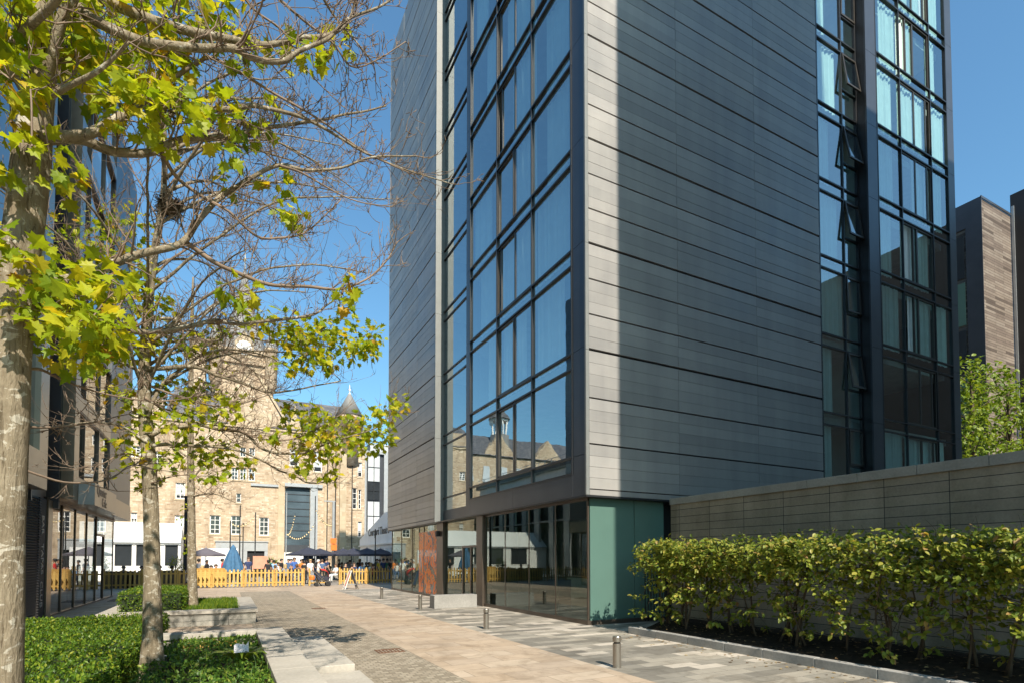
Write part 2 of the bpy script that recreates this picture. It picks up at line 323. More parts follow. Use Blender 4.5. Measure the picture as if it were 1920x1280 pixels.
def build_each(mb, name, mats, parent, bevel=0.0):
    """every box or quad added to mb becomes a part of its own"""
    out = []
    for k, (v0, f0) in enumerate(mb.st):
        v1, f1 = mb.st[k + 1] if k + 1 < len(mb.st) else (len(mb.v), len(mb.f))
        q = MB(); q.add(mb.v[v0:v1], [tuple(i - v0 for i in f) for f in mb.f[f0:f1]]); out.append(q.build(name, mats, parent, False, bevel))
    return out
def tag(o, label=None, cat=None, group=None, kind=None):
    for k, v in (('label', label), ('category', cat), ('group', group), ('kind', kind)):
        if v: o[k] = v
    return o
def thing(name, loc, label, cat, group=None):
    o = bpy.data.objects.new(name, None); COL.objects.link(o); o.location = loc; o.empty_display_size = 0.2
    return tag(o, label, cat, group)
def copy_tree(o, parent=None):
    c = o.copy(); COL.objects.link(c)
    if parent is not None: c.parent = parent
    for ch in list(o.children): copy_tree(ch, c)
    return c
def text(name, body, size, loc, rot, mat, parent=None, depth=0.01, align='LEFT'):
    cu = bpy.data.curves.new(name, 'FONT'); cu.body = body; cu.size = size; cu.extrude = depth; cu.align_x = align
    tmp = bpy.data.objects.new('tmp', cu); COL.objects.link(tmp)
    dg = bpy.context.evaluated_depsgraph_get(); me = bpy.data.meshes.new_from_object(tmp.evaluated_get(dg))
    bpy.data.objects.remove(tmp); me.materials.clear(); me.materials.append(mat)
    ob = bpy.data.objects.new(name, me); COL.objects.link(ob); ob.parent = parent
    ob.location = Vector(loc) - origin_of(parent); ob.rotation_euler = rot; return ob
def structure(name, x0, x1, y0, y1, z, mat):
    mb = MB(); mb.quad((x0, y0, z), (x1, y0, z), (x1, y1, z), (x0, y1, z)); return tag(mb.build(name, mat), kind='structure')

# ------------------------------------------------------------------ ground
structure('ground', -900, 900, -900, 900, 0.0, M['ground'])
structure('courtyard_paving', -30, 40, 37.3, 120, 0.004, M['yard'])
structure('cross_paving', -14, 16, 32.0, 37.3, 0.006, M['tan'])
structure('cobbled_path', 0.6, 3.0, -8, 32.0, 0.008, M['setts'])
structure('tan_path', 3.0, 5.27, -8, 32.0, 0.010, M['tan'])
structure('grey_pavement', 5.27, 30, -8, 32.0, 0.007, M['pavers'])
structure('side_pavement', -9, 0.6, -8, 32.0, 0.005, M['tan'])

# ------------------------------------------------------------------ the dark apartment tower
X0, Y0, X1, Y1, ZB, ZT = 8.11, 11.52, 27.0, 31.07, 3.36, 31.4
tower = thing('apartment_tower', (X0, Y0, 0), 'tall grey zinc clad apartment tower with glazed window bays and a glass ground floor', 'building')
courses = [3.50, 4.675, 5.867, 7.11]
while courses[-1] < 30.2: courses.append(courses[-1] + 0.93)
def clad_rows():
    rows = []
    for i in range(len(courses) - 1):
        lo, hi = courses[i], courses[i + 1]; nsub = 4 if i < 3 else 3
        g0 = 0.050 if (i >= 3 and (i - 3) % 3 == 0) else 0.022
        g1 = 0.020
        a, b = lo + g0, hi - g1; h = (b - a) / nsub
        for j in range(nsub): rows.append((a + j * h + (0.0032 if j else 0), a + (j + 1) * h - (0.0032 if j < nsub - 1 else 0)))
    rows.append((courses[-1] + 0.03, ZT))
    rows.append((ZB, courses[0] - 0.006))
    return rows
mb = MB(); rnd = random.Random(3)
for a, b in clad_rows():
    for x0, x1 in ((X0 + 0.10, 11.3), (11.3, 14.6), (14.6, 17.80)):
        t = rnd.uniform(0, 0.006); mb.box(x0 + 0.0045, x1 - 0.0045, Y0 + t, Y0 + 0.06, a, b)
mb.build('cladding', M['zinc'], tower)
mb = MB()
for a, b in clad_rows():
    for y0, y1 in ((23.14, 25.75), (25.75, 28.4), (28.4, Y1 - 0.03)):
        t = rnd.uniform(0, 0.006); mb.box(X0 + t, X0 + 0.06, y0 + 0.005, y1 - 0.005, a, b)
mb.build('cladding', M['zinc'], tower)
mb = MB()                                                      # dark backing, soffits and roof
mb.box(X0 + 0.062, 17.86, Y0 + 0.062, Y0 + 0.3, ZB + 0.02, ZT - 0.02)
mb.box(X0 + 0.062, X0 + 0.30, 23.09, Y1 - 0.02, ZB + 0.02, ZT - 0.02)
mb.box(X0 + 0.5, X1 - 0.05, Y0 + 0.42, Y1 - 0.05, ZB + 0.01, ZB + 0.3)
mb.box(12.6, 26.9, 19.6, Y1 - 0.1, ZB + 0.32, ZT - 0.3)
mb.box(X0 + 0.5, 12.5, 19.55, 30.9, ZB + 0.32, ZB + 0.36)
mb.box(X0 + 0.3, X1 - 0.1, Y0 + 0.45, Y1 - 0.1, ZT - 0.28, ZT - 0.05)
mb.build('core', M['black'], tower)
mb = MB()
mb.box(X0, X1 - 0.1, Y0, Y1, ZB - 0.05, ZB - 0.002); mb.build('soffit', M['dark_metal'], tower)
mb = MB()                                                      # trims
for z0, z1 in [(ZB, courses[3])] + [(7.11 + 2.79 * k, 7.11 + 2.79 * (k + 1)) for k in range(8)] + [(29.43, ZT)]:
    mb.box(X0 - 0.005, X0 + 0.095, Y0 - 0.004, Y0 + 0.06, z0, z1 - 0.008)
mb.build('edge_trim', M['trim'], tower); mb = MB()
for k in range(-1, 10):
    z0, z1 = max(ZB, 4.3 + 2.79 * k), min(ZT, 4.3 + 2.79 * (k + 1))
    mb.box(X0 - 0.004, X0 + 0.42, 23.06, 23.13, z0, z1 - 0.008)
mb.build('edge_trim', M['trim'], tower); mb = MB(); mb.box(X0 - 0.003, X0 + 0.06, Y1 - 0.025, Y1 + 0.02, ZB, ZT)
mb.build('edge_trim', M['trim'], tower)
mb = MB()                                                      # north return, hidden sides
mb.box(X0 + 0.05, X1, Y1 - 0.02, Y1 + 0.01, ZB + 0.005, ZT); mb.box(X1 - 0.03, X1 + 0.01, Y0 + 0.5, Y1, ZB, ZT)
mb.build('rear_cladding', M['navy_metal'], tower)

def sashes(mb, along, plane, z0, z1, a, b, side, opening, rn):
    """two sliding sashes in the middle light; opening: width of the open gap"""
    w = 0.055
    def bx(u0, u1, p0, p1, za, zb):
        if along == 'y': mb.box(p0, p1, u0, u1, za, zb)
        else: mb.box(u0, u1, p0, p1, za, zb)
    p0, p1 = plane - 0.022, plane + 0.05
    bx(a, b, p0, p1, z0, z0 + w); bx(a, b, p0, p1, z1 - w, z1)
    bx(a, a + w, p0, p1, z0 + w, z1 - w); bx(b - w, b, p0, p1, z0 + w, z1 - w)
    m = a + (b - a) * 0.47
    bx(m - 0.04, m + 0.04, p0 + 0.004, p1 - 0.004, z0 + w, z1 - w)
    return m

curt = random.Random(11)
def curtain(mb, along, plane, u0, u1, z0, z1):
    n = max(6, int((u1 - u0) / 0.055)); pts = []
    for i in range(n + 1):
        u = u0 + (u1 - u0) * i / n; d = plane + 0.03 * math.sin(i * 1.9 + u0) + 0.02 * math.sin(i * 0.7)
        pts.append((d, u))
    for i in range(n):
        (d0, a), (d1, b) = pts[i], pts[i + 1]
        if along == 'y': mb.quad((d0, a, z0), (d1, b, z0), (d1 * 1, b, z1), (d0, a, z1))
        else: mb.quad((a, d0, z0), (b, d1, z0), (b, d1, z1), (a, d0, z1))

# west bay (facing the street): jamb, corner panel, fascia
S0, FL = 4.42, 2.79
mb = MB()
for k in range(-1, 10):
    z0, z1 = max(ZB, S0 + FL * k), min(ZT, S0 + FL * (k + 1))
    mb.box(X0 + 0.012, X0 + 0.25, Y0 + 0.065, 12.15, z0, z1 - 0.012)
    mb.box(X0, X0 + 0.42, 19.17, 19.50, z0, z1 - 0.012)
mb.box(X0 + 0.005, X0 + 0.25, 12.152, 15.6, ZB + 0.003, 3.95); mb.box(X0 + 0.005, X0 + 0.25, 15.612, 19.165, ZB + 0.003, 3.95)
mb.box(X0 + 0.40, X0 + 0.46, 19.51, 23.05, ZB + 0.003, 3.86)
mb.build('metal_panel', M['navy_metal'], tower)
cols = [(12.18, 14.36), (14.36, 16.80), (16.80, 19.15)]
gx = X0 + 0.055
frame = MB(); spl = []
frame.box(X0 - 0.012, X0 + 0.075, 12.15, 19.17, 3.95, 4.0)
zz = [S0 + FL * k for k in range(10)]
for k, z in enumerate(zz):
    frame.box(X0 - 0.012, X0 + 0.075, 12.15, 19.17, z - 0.026, z + 0.026)
    if k: frame.box(X0 - 0.012, X0 + 0.075, 12.15, 19.17, z - 0.42 - 0.024, z - 0.42 + 0.024)
    sp = MB(); spl.append(sp)
    for a, b in cols: sp.quad((gx, b, z - 0.42), (gx, a, z - 0.42), (gx, a, z), (gx, b, z))
for y in (12.18, 14.36, 16.80, 19.14): frame.box(X0 - 0.010, X0 + 0.073, y - 0.022, y + 0.022, 4.0, ZT - 0.3)
wf = frame.build('window_frame', M['dark_metal'], tower)
for q in spl: q.build('spandrel_glass', M['glass'], tower)
cm = MB(); lined = MB()
mb_sl = MB()
for k, z in enumerate(zz):
    zt = min(z + FL - 0.42, ZT - 0.3)
    for c, (a, b) in enumerate(cols):
        w = MB()
        if c == 1:
            gap = (0.0, 0.0, 0.22, 0.0, 0.30, 0.18, 0.42, 0.3, 0.0, 0.2)[k]
            s = MB(); m = sashes(s, 'y', gx, z + 0.04, zt - 0.035, a + 0.03, b - 0.03, -1, gap, rnd)
            w.quad((gx, m, z), (gx, a, z), (gx, a, zt), (gx, m, zt))
            w.quad((gx + 0.03, b - gap, z), (gx + 0.03, m, z), (gx + 0.03, m, zt), (gx + 0.03, b - gap, zt))
            if gap: s.box(gx - 0.0, gx + 0.05, b - gap - 0.05, b - gap, z + 0.1, zt - 0.09)
            else: s.box(gx - 0.04, gx + 0.0, m + 0.06, m + 0.11, z + 0.1, zt - 0.09)
        else:
            w.quad((gx, b, z), (gx, a, z), (gx, a, zt), (gx, b, zt))
        wo_ = w.build('window', M['glass'], tower)
        if c == 1: s.build('sash', M['sash'], wo_)
        r = curt.random()
        if k > 0 and r < 0.85:
            f = curt.uniform(0.4, 1.0); u0 = a + 0.08 if curt.random() < .5 else b - 0.08 - (b - a - 0.16) * f
            curtain(cm, 'y', gx + 0.17, u0, u0 + (b - a - 0.16) * f, z - 0.02, zt + 0.05)
    mb_sl.box(X0 + 0.16, 12.4, 12.0, 19.5, z - 0.36, z - 0.10)
    mb_sl.box(X0 + 0.55, 12.4, 19.56, 23.0, z - 0.36, z - 0.10)
cm.build('curtain', M['curtain'], tower)
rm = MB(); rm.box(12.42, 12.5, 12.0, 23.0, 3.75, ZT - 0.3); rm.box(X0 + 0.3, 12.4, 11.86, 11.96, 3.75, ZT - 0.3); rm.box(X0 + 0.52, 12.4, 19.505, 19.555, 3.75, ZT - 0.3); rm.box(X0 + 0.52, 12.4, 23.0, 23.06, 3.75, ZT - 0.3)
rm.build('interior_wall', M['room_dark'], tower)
# recess between bay and cladding
gx2 = X0 + 0.42; frame = MB()
for k, z in enumerate(zz):
    frame.box(gx2 - 0.05, gx2 + 0.05, 19.51, 23.05, z - 0.026, z + 0.026)
    if k: frame.box(gx2 - 0.05, gx2 + 0.05, 19.51, 23.05, z - 0.445, z - 0.395)
    zt = min(z + FL - 0.42, ZT - 0.3)
    w = MB(); w.quad((gx2, 23.05, z - 0.42 if k else 3.86), (gx2, 19.51, z - 0.42 if k else 3.86), (gx2, 19.51, zt), (gx2, 23.05, zt)); w.build('window', M['glass'], tower)
build_each(frame, 'transom', M['dark_metal'], tower)
mb_sl.build('floor_slab', M['slab'], tower)
mb = MB()
for k in range(9):
    for dz in (1.15, 1.4): mb.box(X0 + 0.425, X0 + 0.50, 22.98, 23.058, S0 + FL * k + dz, S0 + FL * k + dz + 0.07)
mb.build('fixing_bracket', M['rubber'], tower)

# front face: recessed strip and the projecting bay at the right end
SR = 4.08
yr = Y0 + 0.40
mb = MB(); mb.box(17.80, 17.86, Y0 + 0.0, yr + 0.1, ZB, ZT); mb.box(20.74, 20.80, Y0 + 0.06, yr + 0.06, ZB, ZT)
mb.build('reveal', M['dark_metal'], tower)
zr = [SR + FL * k for k in range(10)]
frame = MB(); cm = MB(); sl_ = MB(); sp = MB()
for k, z in enumerate(zr):
    zt = min(z + FL - 0.44, ZT - 0.2)
    for zz_ in ((z, z - 0.44) if k else (z,)): frame.box(17.87, 20.73, yr - 0.05, yr + 0.06, zz_ - 0.026, zz_ + 0.026)
    w = MB(); w.quad((17.87, yr, z - 0.44), (19.8, yr, z - 0.44), (19.8, yr, zt), (17.87, yr, zt)); w.build('window', M['glass_r'], tower)
    zc = z + (zt - z) * 0.42
    w = MB(); w.quad((19.84, yr, z), (20.72, yr, z), (20.72, yr, zc), (19.84, yr, zc)); w.quad((19.84, yr, z - 0.44), (20.72, yr, z - 0.44), (20.72, yr, z), (19.84, yr, z))
    low = w.build('window', M['glass_r'], tower)
    ang = R((0, 7, 2, 8, 10, 8, 0, 8, 3, 0)[k]); s = MB(); hh = zt - zc - 0.06
    def hp(x, d, t): return (x, yr - 0.02 - math.sin(ang) * t - d * math.cos(ang), zt - 0.03 - math.cos(ang) * t + d * math.sin(ang) * 0)
    for x0_, x1_, t0, t1 in ((19.86, 20.70, 0, 0.06), (19.86, 20.70, hh - 0.07, hh), (19.86, 19.92, 0.06, hh - 0.07), (20.64, 20.70, 0.06, hh - 0.07)):
        s.prism([hp(x0_, 0, t0), hp(x1_, 0, t0), hp(x1_, 0, t1), hp(x0_, 0, t1)], Vector((0, -math.cos(ang), math.sin(ang))) * 0.05)
    sash = s.build('sash', M['sash'], low)
    s2 = MB(); s2.quad(hp(19.9, 0.02, 0.04), hp(20.66, 0.02, 0.04), hp(20.66, 0.02, hh - 0.05), hp(19.9, 0.02, hh - 0.05)); s2.build('sash_glass', M['glass_r'], low)
    frame.box(19.8, 20.73, yr - 0.04, yr + 0.05, zc - 0.03, zc + 0.03)
    sl_.box(17.9, 26.9, yr + 0.12, 18.5, z - 0.38, z - 0.12)
    curtain(cm, 'x', yr + 0.12, 17.95, 17.95 + curt.uniform(1.0, 1.85), z, zt)
for x in (17.9, 19.82, 20.71): frame.box(x - 0.03, x + 0.03, yr - 0.045, yr + 0.05, ZB + 0.4, ZT - 0.2)
frame.build('window_frame', M['dark_metal'], tower)
mb = MB()
for k in range(-1, 10):
    z0, z1 = max(ZB, SR - 0.2 + FL * k), min(ZT, SR - 0.2 + FL * (k + 1))
    mb.box(20.74, 21.38, Y0, Y0 + 0.058, z0, z1 - 0.012); mb.box(26.5, 27.0, Y0, Y0 + 0.3, z0, z1 - 0.012)
mb.box(21.38, 26.5, Y0 + 0.01, Y0 + 0.2, ZB, SR - 0.47)
mb.build('metal_panel', M['navy_metal'], tower)
frame = MB(); spl = []; gy = Y0 + 0.05; colr = [(21.40, 22.98), (22.98, 25.2), (25.2, 26.48)]
for k, z in enumerate(zr):
    zt = min(z + FL - 0.44, ZT - 0.2)
    frame.box(21.38, 26.5, Y0 - 0.012, Y0 + 0.07, z - 0.026, z + 0.026); frame.box(21.38, 26.5, Y0 - 0.012, Y0 + 0.07, z - 0.465, z - 0.415)
    sp = MB(); spl.append(sp)
    for c, (a, b) in enumerate(colr):
        sp.quad((a, gy, z - 0.44), (b, gy, z - 0.44), (b, gy, z), (a, gy, z)); w = MB()
        if c == 1:
            s = MB(); m = sashes(s, 'x', gy, z + 0.04, zt - 0.035, a + 0.03, b - 0.03, 1, 0, rnd)
            opening = (0, 0.0, .7, .75, 0.0, 0.0, .5, .0, 0, 0)[k]
            if opening: w.quad((a + opening, gy + .03, z), (b, gy + .03, z), (b, gy + .03, zt), (a + opening, gy + .03, zt)); s.box(a + opening, a + opening + .06, gy - .02, gy + .05, z + .1, zt - .09)
            else: w.quad((a, gy, z), (b - .3, gy, z), (b - .3, gy, zt), (a, gy, zt)); s.box(b - .36, b - .3, gy - .02, gy + .05, z + .1, zt - .09)
        else: w.quad((a, gy, z), (b, gy, z), (b, gy, zt), (a, gy, zt))
        wo_ = w.build('window', M['glass_r'], tower)
        if c == 1: s.build('sash', M['sash'], wo_)
        if curt.random() < 0.95 and k not in (1,):
            f = curt.uniform(0.55, 1.0); u0 = a + 0.06 if curt.random() < .6 else b - 0.06 - (b - a - .12) * f
            curtain(cm, 'x', gy + 0.13, u0, u0 + (b - a - .12) * f, z - 0.02, zt + 0.04)
for x in (21.40, 22.98, 25.2, 26.48): frame.box(x - 0.022, x + 0.022, Y0 - 0.010, Y0 + 0.068, ZB + 0.4, ZT - 0.2)
frame.build('window_frame', M['dark_metal'], tower); [q.build('spandrel_glass', M['glass_r'], tower) for q in spl]
cm.build('curtain', M['curtain'], tower); sl_.build('floor_slab', M['slab'], tower)
rm = MB(); rm.box(17.87, 26.9, 18.5, 18.6, ZB + .3, ZT - 0.3); rm.box(17.87, 17.93, yr + 0.1, 18.5, ZB + .3, ZT - .3); rm.box(20.80, 20.88, yr - .3, 18.5, ZB + .3, ZT - .3)
rm.build('interior_wall', M['room_wall'], tower)

# ground floor
GX, GY = 8.32, 11.75
mb = MB(); mb.box(GX - 0.03, GX + 0.12, GY, 18.2, 0.0, 0.12); mb.box(GX - 0.03, GX + 0.12, 19.0, 30.9, 0.0, 0.10); mb.box(GX + 0.121, 10.9, GY - 0.03, GY + 0.12, 0.0, 0.12)
build_each(mb, 'plinth', M['bronze_dark'], tower)
mb = MB()
for x_, y0, y1 in ((GX, GY, 18.2),): 
    ys = [11.8, 13.35, 14.9, 16.55, 18.15]
for i in range(4):
    w = MB(); w.quad((GX, ys[i + 1] - 0.012, 0.12), (GX, ys[i] + 0.012, 0.12), (GX, ys[i] + 0.012, ZB - 0.05), (GX, ys[i + 1] - 0.012, ZB - 0.05)); w.build('shop_window', M['glass_g'], tower)
    mb.box(GX - 0.008, GX + 0.05, ys[i + 1] - 0.022, ys[i + 1] + 0.022, 0.12, ZB - 0.05)
mb.box(GX - 0.01, GX + 0.05, GY, 18.2, ZB - 0.12, ZB - 0.05)
mb.box(GX - 0.012, GX + 0.03, GY, GY + 0.05, 0.12, ZB - 0.05)
yb = [23.35, 25.2, 27.1, 29.0, 30.9]
for i in range(4):
    w = MB(); w.quad((GX + 0.02, yb[i + 1] - 0.015, 0.1), (GX + 0.02, yb[i] + 0.015, 0.1), (GX + 0.02, yb[i] + 0.015, ZB - 0.05), (GX + 0.02, yb[i + 1] - 0.015, ZB - 0.05)); w.build('shop_window', M['glass_g'], tower)
    mb.box(GX, GX + 0.06, yb[i + 1] - 0.022, yb[i + 1] + 0.022, 0.1, ZB - 0.05)
build_each(mb, 'shop_frame', M['bronze_dark'], tower)
mb = MB(); mb.box(GX - 0.10, GX + 0.30, 18.2, 18.75, 0, ZB - 0.05); mb.box(GX - 0.02, GX + 0.25, 22.55, 23.33, 0, ZB - 0.05)
build_each(mb, 'pier', M['bronze_dark'], tower)
w = MB(); w.quad((GX + 0.1, 22.5, 0.05), (GX + 0.1, 20.5, 0.05), (GX + 0.1, 20.5, ZB - 0.05), (GX + 0.1, 22.5, ZB - 0.05)); w.quad((GX + 0.1, 20.5, 2.25), (GX + 0.1, 18.8, 2.25), (GX + 0.1, 18.8, ZB - 0.05), (GX + 0.1, 20.5, ZB - 0.05)); w.build('shop_window', M['glass_g'], tower)
dr = MB(); dr.quad((GX + 0.1, 20.42, 0.05), (GX + 0.1, 18.88, 0.05), (GX + 0.1, 18.88, 2.2), (GX + 0.1, 20.42, 2.2)); door = dr.build('door', M['glass_g'], tower)
dr = MB()
for y0, y1, z0, z1 in ((20.42, 20.52, 0, 2.25), (18.78, 18.88, 0, 2.25), (18.88, 20.42, 2.17, 2.25), (19.60, 19.70, 0, 2.17), (18.88, 19.6, 0, 0.08), (19.7, 20.42, 0, 0.08)): dr.box(GX + 0.06, GX + 0.14, y0, y1, z0, z1)
dr.build('door_frame', M['bronze_dark'], door)
dr = MB(); dr.tube([(GX + 0.02, 19.5, 0.9), (GX + 0.02, 19.5, 1.6)], 0.018, 8); dr.build('door_handle', M['steel'], door)
w = MB(); w.box(GX + 0.008, GX + 0.016, 23.42, 25.95, 0.12, ZB - 0.35); w.build('wall_graphic', M['mural'], tower)
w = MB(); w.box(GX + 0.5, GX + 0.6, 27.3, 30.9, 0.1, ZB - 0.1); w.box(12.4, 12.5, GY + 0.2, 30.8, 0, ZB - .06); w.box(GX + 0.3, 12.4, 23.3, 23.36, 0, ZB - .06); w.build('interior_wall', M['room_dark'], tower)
w = MB(); w.box(GX + .4, 12.4, GY + 0.3, 30.8, 0.02, 0.05); w.build('shop_floor', M['granite'], tower)
def emit(name, c, st):
    t_ = NT(name); e_ = t_.n('Emission', Strength=st); e_.inputs[0].default_value = (*c, 1); return t_.done(e_)
w = MB(); w.box(12.30, 12.36, 14.2, 14.7, 2.0, 2.2); w.build('exit_sign', emit('lit exit sign', (.45, .9, .25), 2.2), tower)
w = MB(); w.box(10.2, 10.9, 12.6, 15.4, 0.05, 1.05); w.box(10.1, 11.0, 12.5, 15.5, 1.05, 1.1); w.build('counter', M['room_wall'], tower)
w = MB()
for i in range(3): w.box(11.7, 12.3, 13.1 + i * 1.5, 14.2 + i * 1.5, 0.05, 2.1)
build_each(w, 'shelf_unit', M['room_dark'], tower)
w = MB(); w.box(GX + 0.06, 9.83, GY, GY + 0.06, 0.12, ZB - 0.052); w.box(9.86, 10.9, GY, GY + 0.06, 0.12, ZB - 0.052); build_each(w, 'teal_glass_panel', M['teal_panel'], tower)
w = MB(); w.box(10.9, 26.9, GY + 0.5, GY + 0.6, 0.0, ZB - 0.052); w.build('recess_wall', M['dark_metal'], tower)
for x, y in ((GX + 0.15, 30.0), (GX - 0.06, 23.0)):
    w = MB(); w.box(x - 0.1, x + 0.05, y - 0.09, y + 0.09, 2.72, 2.96); w.build('wall_camera', M['rubber'], tower)

# street bench block against the tower
mb = MB(); mb.box(6.35, 7.95, 18.05, 18.55, 0, 0.46); b = mb.build('stone_bench', M['granite'], None, bevel=0.012)
tag(b, 'solid grey granite bench block beside the glass door of the tower', 'bench')

# ------------------------------------------------------------------ bollards on the edge of the tan paving
def bollard():
    r = thing('bollard', (0, 0, 0), 'x', 'bollard', 'steel light bollards along the tan paving')
    m = MB(); m.lathe(0, 0, [(0.072, 0), (0.072, 0.012), (0.066, 0.015), (0.066, 0.385)], 24); m.build('post', M['steel'], r, smooth=False)
    m = MB(); m.lathe(0, 0, [(0.05, 0.385), (0.05, 0.41)], 20); m.build('light_band', M['rubber'], r)
    m = MB(); m.lathe(0, 0, [(0.066, 0.41), (0.068, 0.413), (0.068, 0.485), (0.062, 0.497), (0.02, 0.5)], 24); m.build('cap', M['steel'], r); return r
b0 = bollard()
for i, (p, lab) in enumerate(zip(((5.46, 6.95, 0), (5.64, 12.25, 0), (5.86, 18.1, 0), (5.96, 23.75, 0)),
        ('short steel bollard standing alone nearest the planted kerb', 'short steel bollard in front of the dark shop windows', 'short steel bollard beside the granite bench block', 'short steel bollard farthest up the street toward the sandwich board'))):
    b = b0 if i == 0 else copy_tree(b0); b.location = p; b['label'] = lab

# ------------------------------------------------------------------ stone wall, kerb and bed on the right
mb = MB(); mb.box(10.8, 11.25, -3, 11.36, 0, 3.19); gw = mb.build('garden_wall', M['wall_stone'])
tag(gw, 'high grey coursed stone wall behind the hornbeam hedge', 'wall')
cp = MB()
y = -3.0
while y < 11.35:
    y1 = min(y + 1.035, 11.38); cp.box(10.77, 11.30, y, y1 - 0.006, 3.192, 3.37); y += 1.035
cp.build('coping', M['cap_stone'], gw, bevel=0.008)
kb = MB(); rr = random.Random(5); y = 10.02; kerb_root = None
while y > -3:
    L = rr.uniform(0.82, 0.95); kb.box(8.20, 8.36, y - L + 0.006, y, 0, 0.155 + rr.uniform(-.004, .004)); y -= L
kb.box(8.365, 10.79, 9.86, 10.02, 0, 0.155)
tag(kb.build('kerb', M['granite'], None, bevel=0.01), 'low granite kerb edging the hedge bed', 'kerb')
mb = MB()
nx, ny = 12, 60
vs_ = []; fs_ = []
for i in range(nx + 1):
    for j in range(ny + 1):
        x = 8.362 + (10.79 - 8.362) * i / nx; y = -3 + 12.85 * j / ny
        vs_.append((x, y, 0.11 + 0.16 * math.sin(math.pi * min(1, i / nx * .9)) + 0.05 * mnoise.noise((x * 2.5, y * 2.5, 0))))
for i in range(nx):
    for j in range(ny): fs_.append((i * (ny + 1) + j, (i + 1) * (ny + 1) + j, (i + 1) * (ny + 1) + j + 1, i * (ny + 1) + j + 1))
mb.add(vs_, fs_); tag(mb.build('bed_soil', M['soil'], None, True), kind='structure')

# ------------------------------------------------------------------ buildings that stand round the street
# the block behind the viewer whose shadow falls across the tower front
bt = thing('office_block', (8.24, -1, 0), 'tall dark office block shading the front of the tower', 'building')
mb = MB(); mb.box(8.24, 16.9, -30, -1, 0, 46); mb.box(16.9, 27.0, -30, -1.0, 0, 30.1); mb.build('wall', M['dark_clad'], bt)
mb = MB()
for i in range(14):
    for j in range(3): mb.box(8.19, 8.235, -29 + j * 9.3, -22 + j * 9.3, 1.5 + i * 3.1, 3.6 + i * 3.1)
mb.build('window_band', M['pane'], bt)

# the building east of the garden wall
be = thing('east_building', (45, 14.4, 0), 'dark clad building with a timber strip wall beyond the garden wall', 'building')
mb = MB(); mb.box(45, 70, -14, 16.2, 0, 25.4); mb.build('wall', M['dark_clad'], be)
mb = MB(); mb.box(41.05, 44.99, 16.2, 30, 0, 24.0); mb.build('timber_wall', M['timber'], be)
mb = MB(); mb.box(41.0, 41.04, 16.15, 17.0, 0, 24.1); mb.box(41.0, 45, 16.14, 16.19, 24.0, 24.15); mb.box(41.0, 41.05, 17.0, 30, 22.5, 24.1); mb.box(41.0, 41.05, 18.9, 30, 0, 12.9); mb.build('edge_trim', M['navy_metal'], be)
mb = MB(); mb.box(44.94, 44.99, 16.0, 16.14, 0, 24.6); mb.build('corner_trim', M['lead'], be)
for i in range(6):
    w = MB(); w.box(41.0, 41.04, 17.1, 18.8, 4.4 + i * 3.0, 7.1 + i * 3.0); w.build('window', M['pane'] if i % 2 else M['teal_panel'], be)

# ---- building along the left side of the street
LX = -4.12; LH = 19.5; LE = 31.5; GLX = -4.68  # roof height cut down so the sun clears it and reaches the white tent
bl = thing('street_building', (LX, LE, 0), 'bronze and dark glass building along the left side of the street', 'building')
mb = MB(); mb.box(-16, LX - 0.32, -2, 9.0, 0, 36); mb.box(-16, LX - 1.2, 9.0, LE - .1, 3.45, LH); mb.box(-16, GLX - 1.3, 12, LE - .3, 0.02, 3.44); mb.build('core', M['room_dark'], bl)  # the tall near block is unseen, added to throw shade on the picket fence
FZ0, FZ1 = 3.52, 4.22
mb = MB()                                                            # bronze frames and fascia of the two glazed bays
mb.box(LX - 0.3, LX, 20.6, LE, FZ0, FZ1)
mb.box(LX - 0.3, LX, 20.6, 21.2, FZ1 + 0.003, LH)
for k in range(1, 7): mb.box(LX - 0.3, LX - 0.02, 21.2, 26.3, FZ1 + 0.003 + 2.6 * k - 0.45, FZ1 + 2.6 * k)
mb.box(LX - 0.3, LX, 8, 17.9, FZ0 - 0.05, FZ1 + .15); mb.box(LX - 0.3, LX, 17.2, 17.9, FZ1 + 0.153, LH)
build_each(mb, 'bronze_panel', M['bronze'], bl)
mb = MB(); mb.box(GLX - 0.1, LX - 0.305, 20.6, LE, FZ0, FZ0 + 0.05); mb.build('soffit', M['bronze'], bl)
mb = MB(); mb.box(LX - 0.3, LX - 0.03, 26.3, LE, FZ1 + 0.003, LH); mb.box(LX - 1.2, LX - 0.305, LE - .1, LE + .02, FZ1, LH); mb.build('dark_panel', M['navy_metal'], bl)
mb = MB()                                                            # deep shadow recess between the bays
for i in range(10): mb.box(LX - 0.7, LX - 0.6, 17.95, 20.55, 3.3 + i * 1.5, 3.3 + i * 1.5 + 1.47)
mb.build('recess_cladding', M['zinc'], bl)
mb = MB(); mb.box(LX - 0.62, LX - 0.31, 20.45, 20.59, 3.2, LH); mb.box(LX - 0.6, LX - .31, 17.91, 18.0, 3.2, LH); mb.build('reveal', M['navy_metal'], bl)
frame = MB()
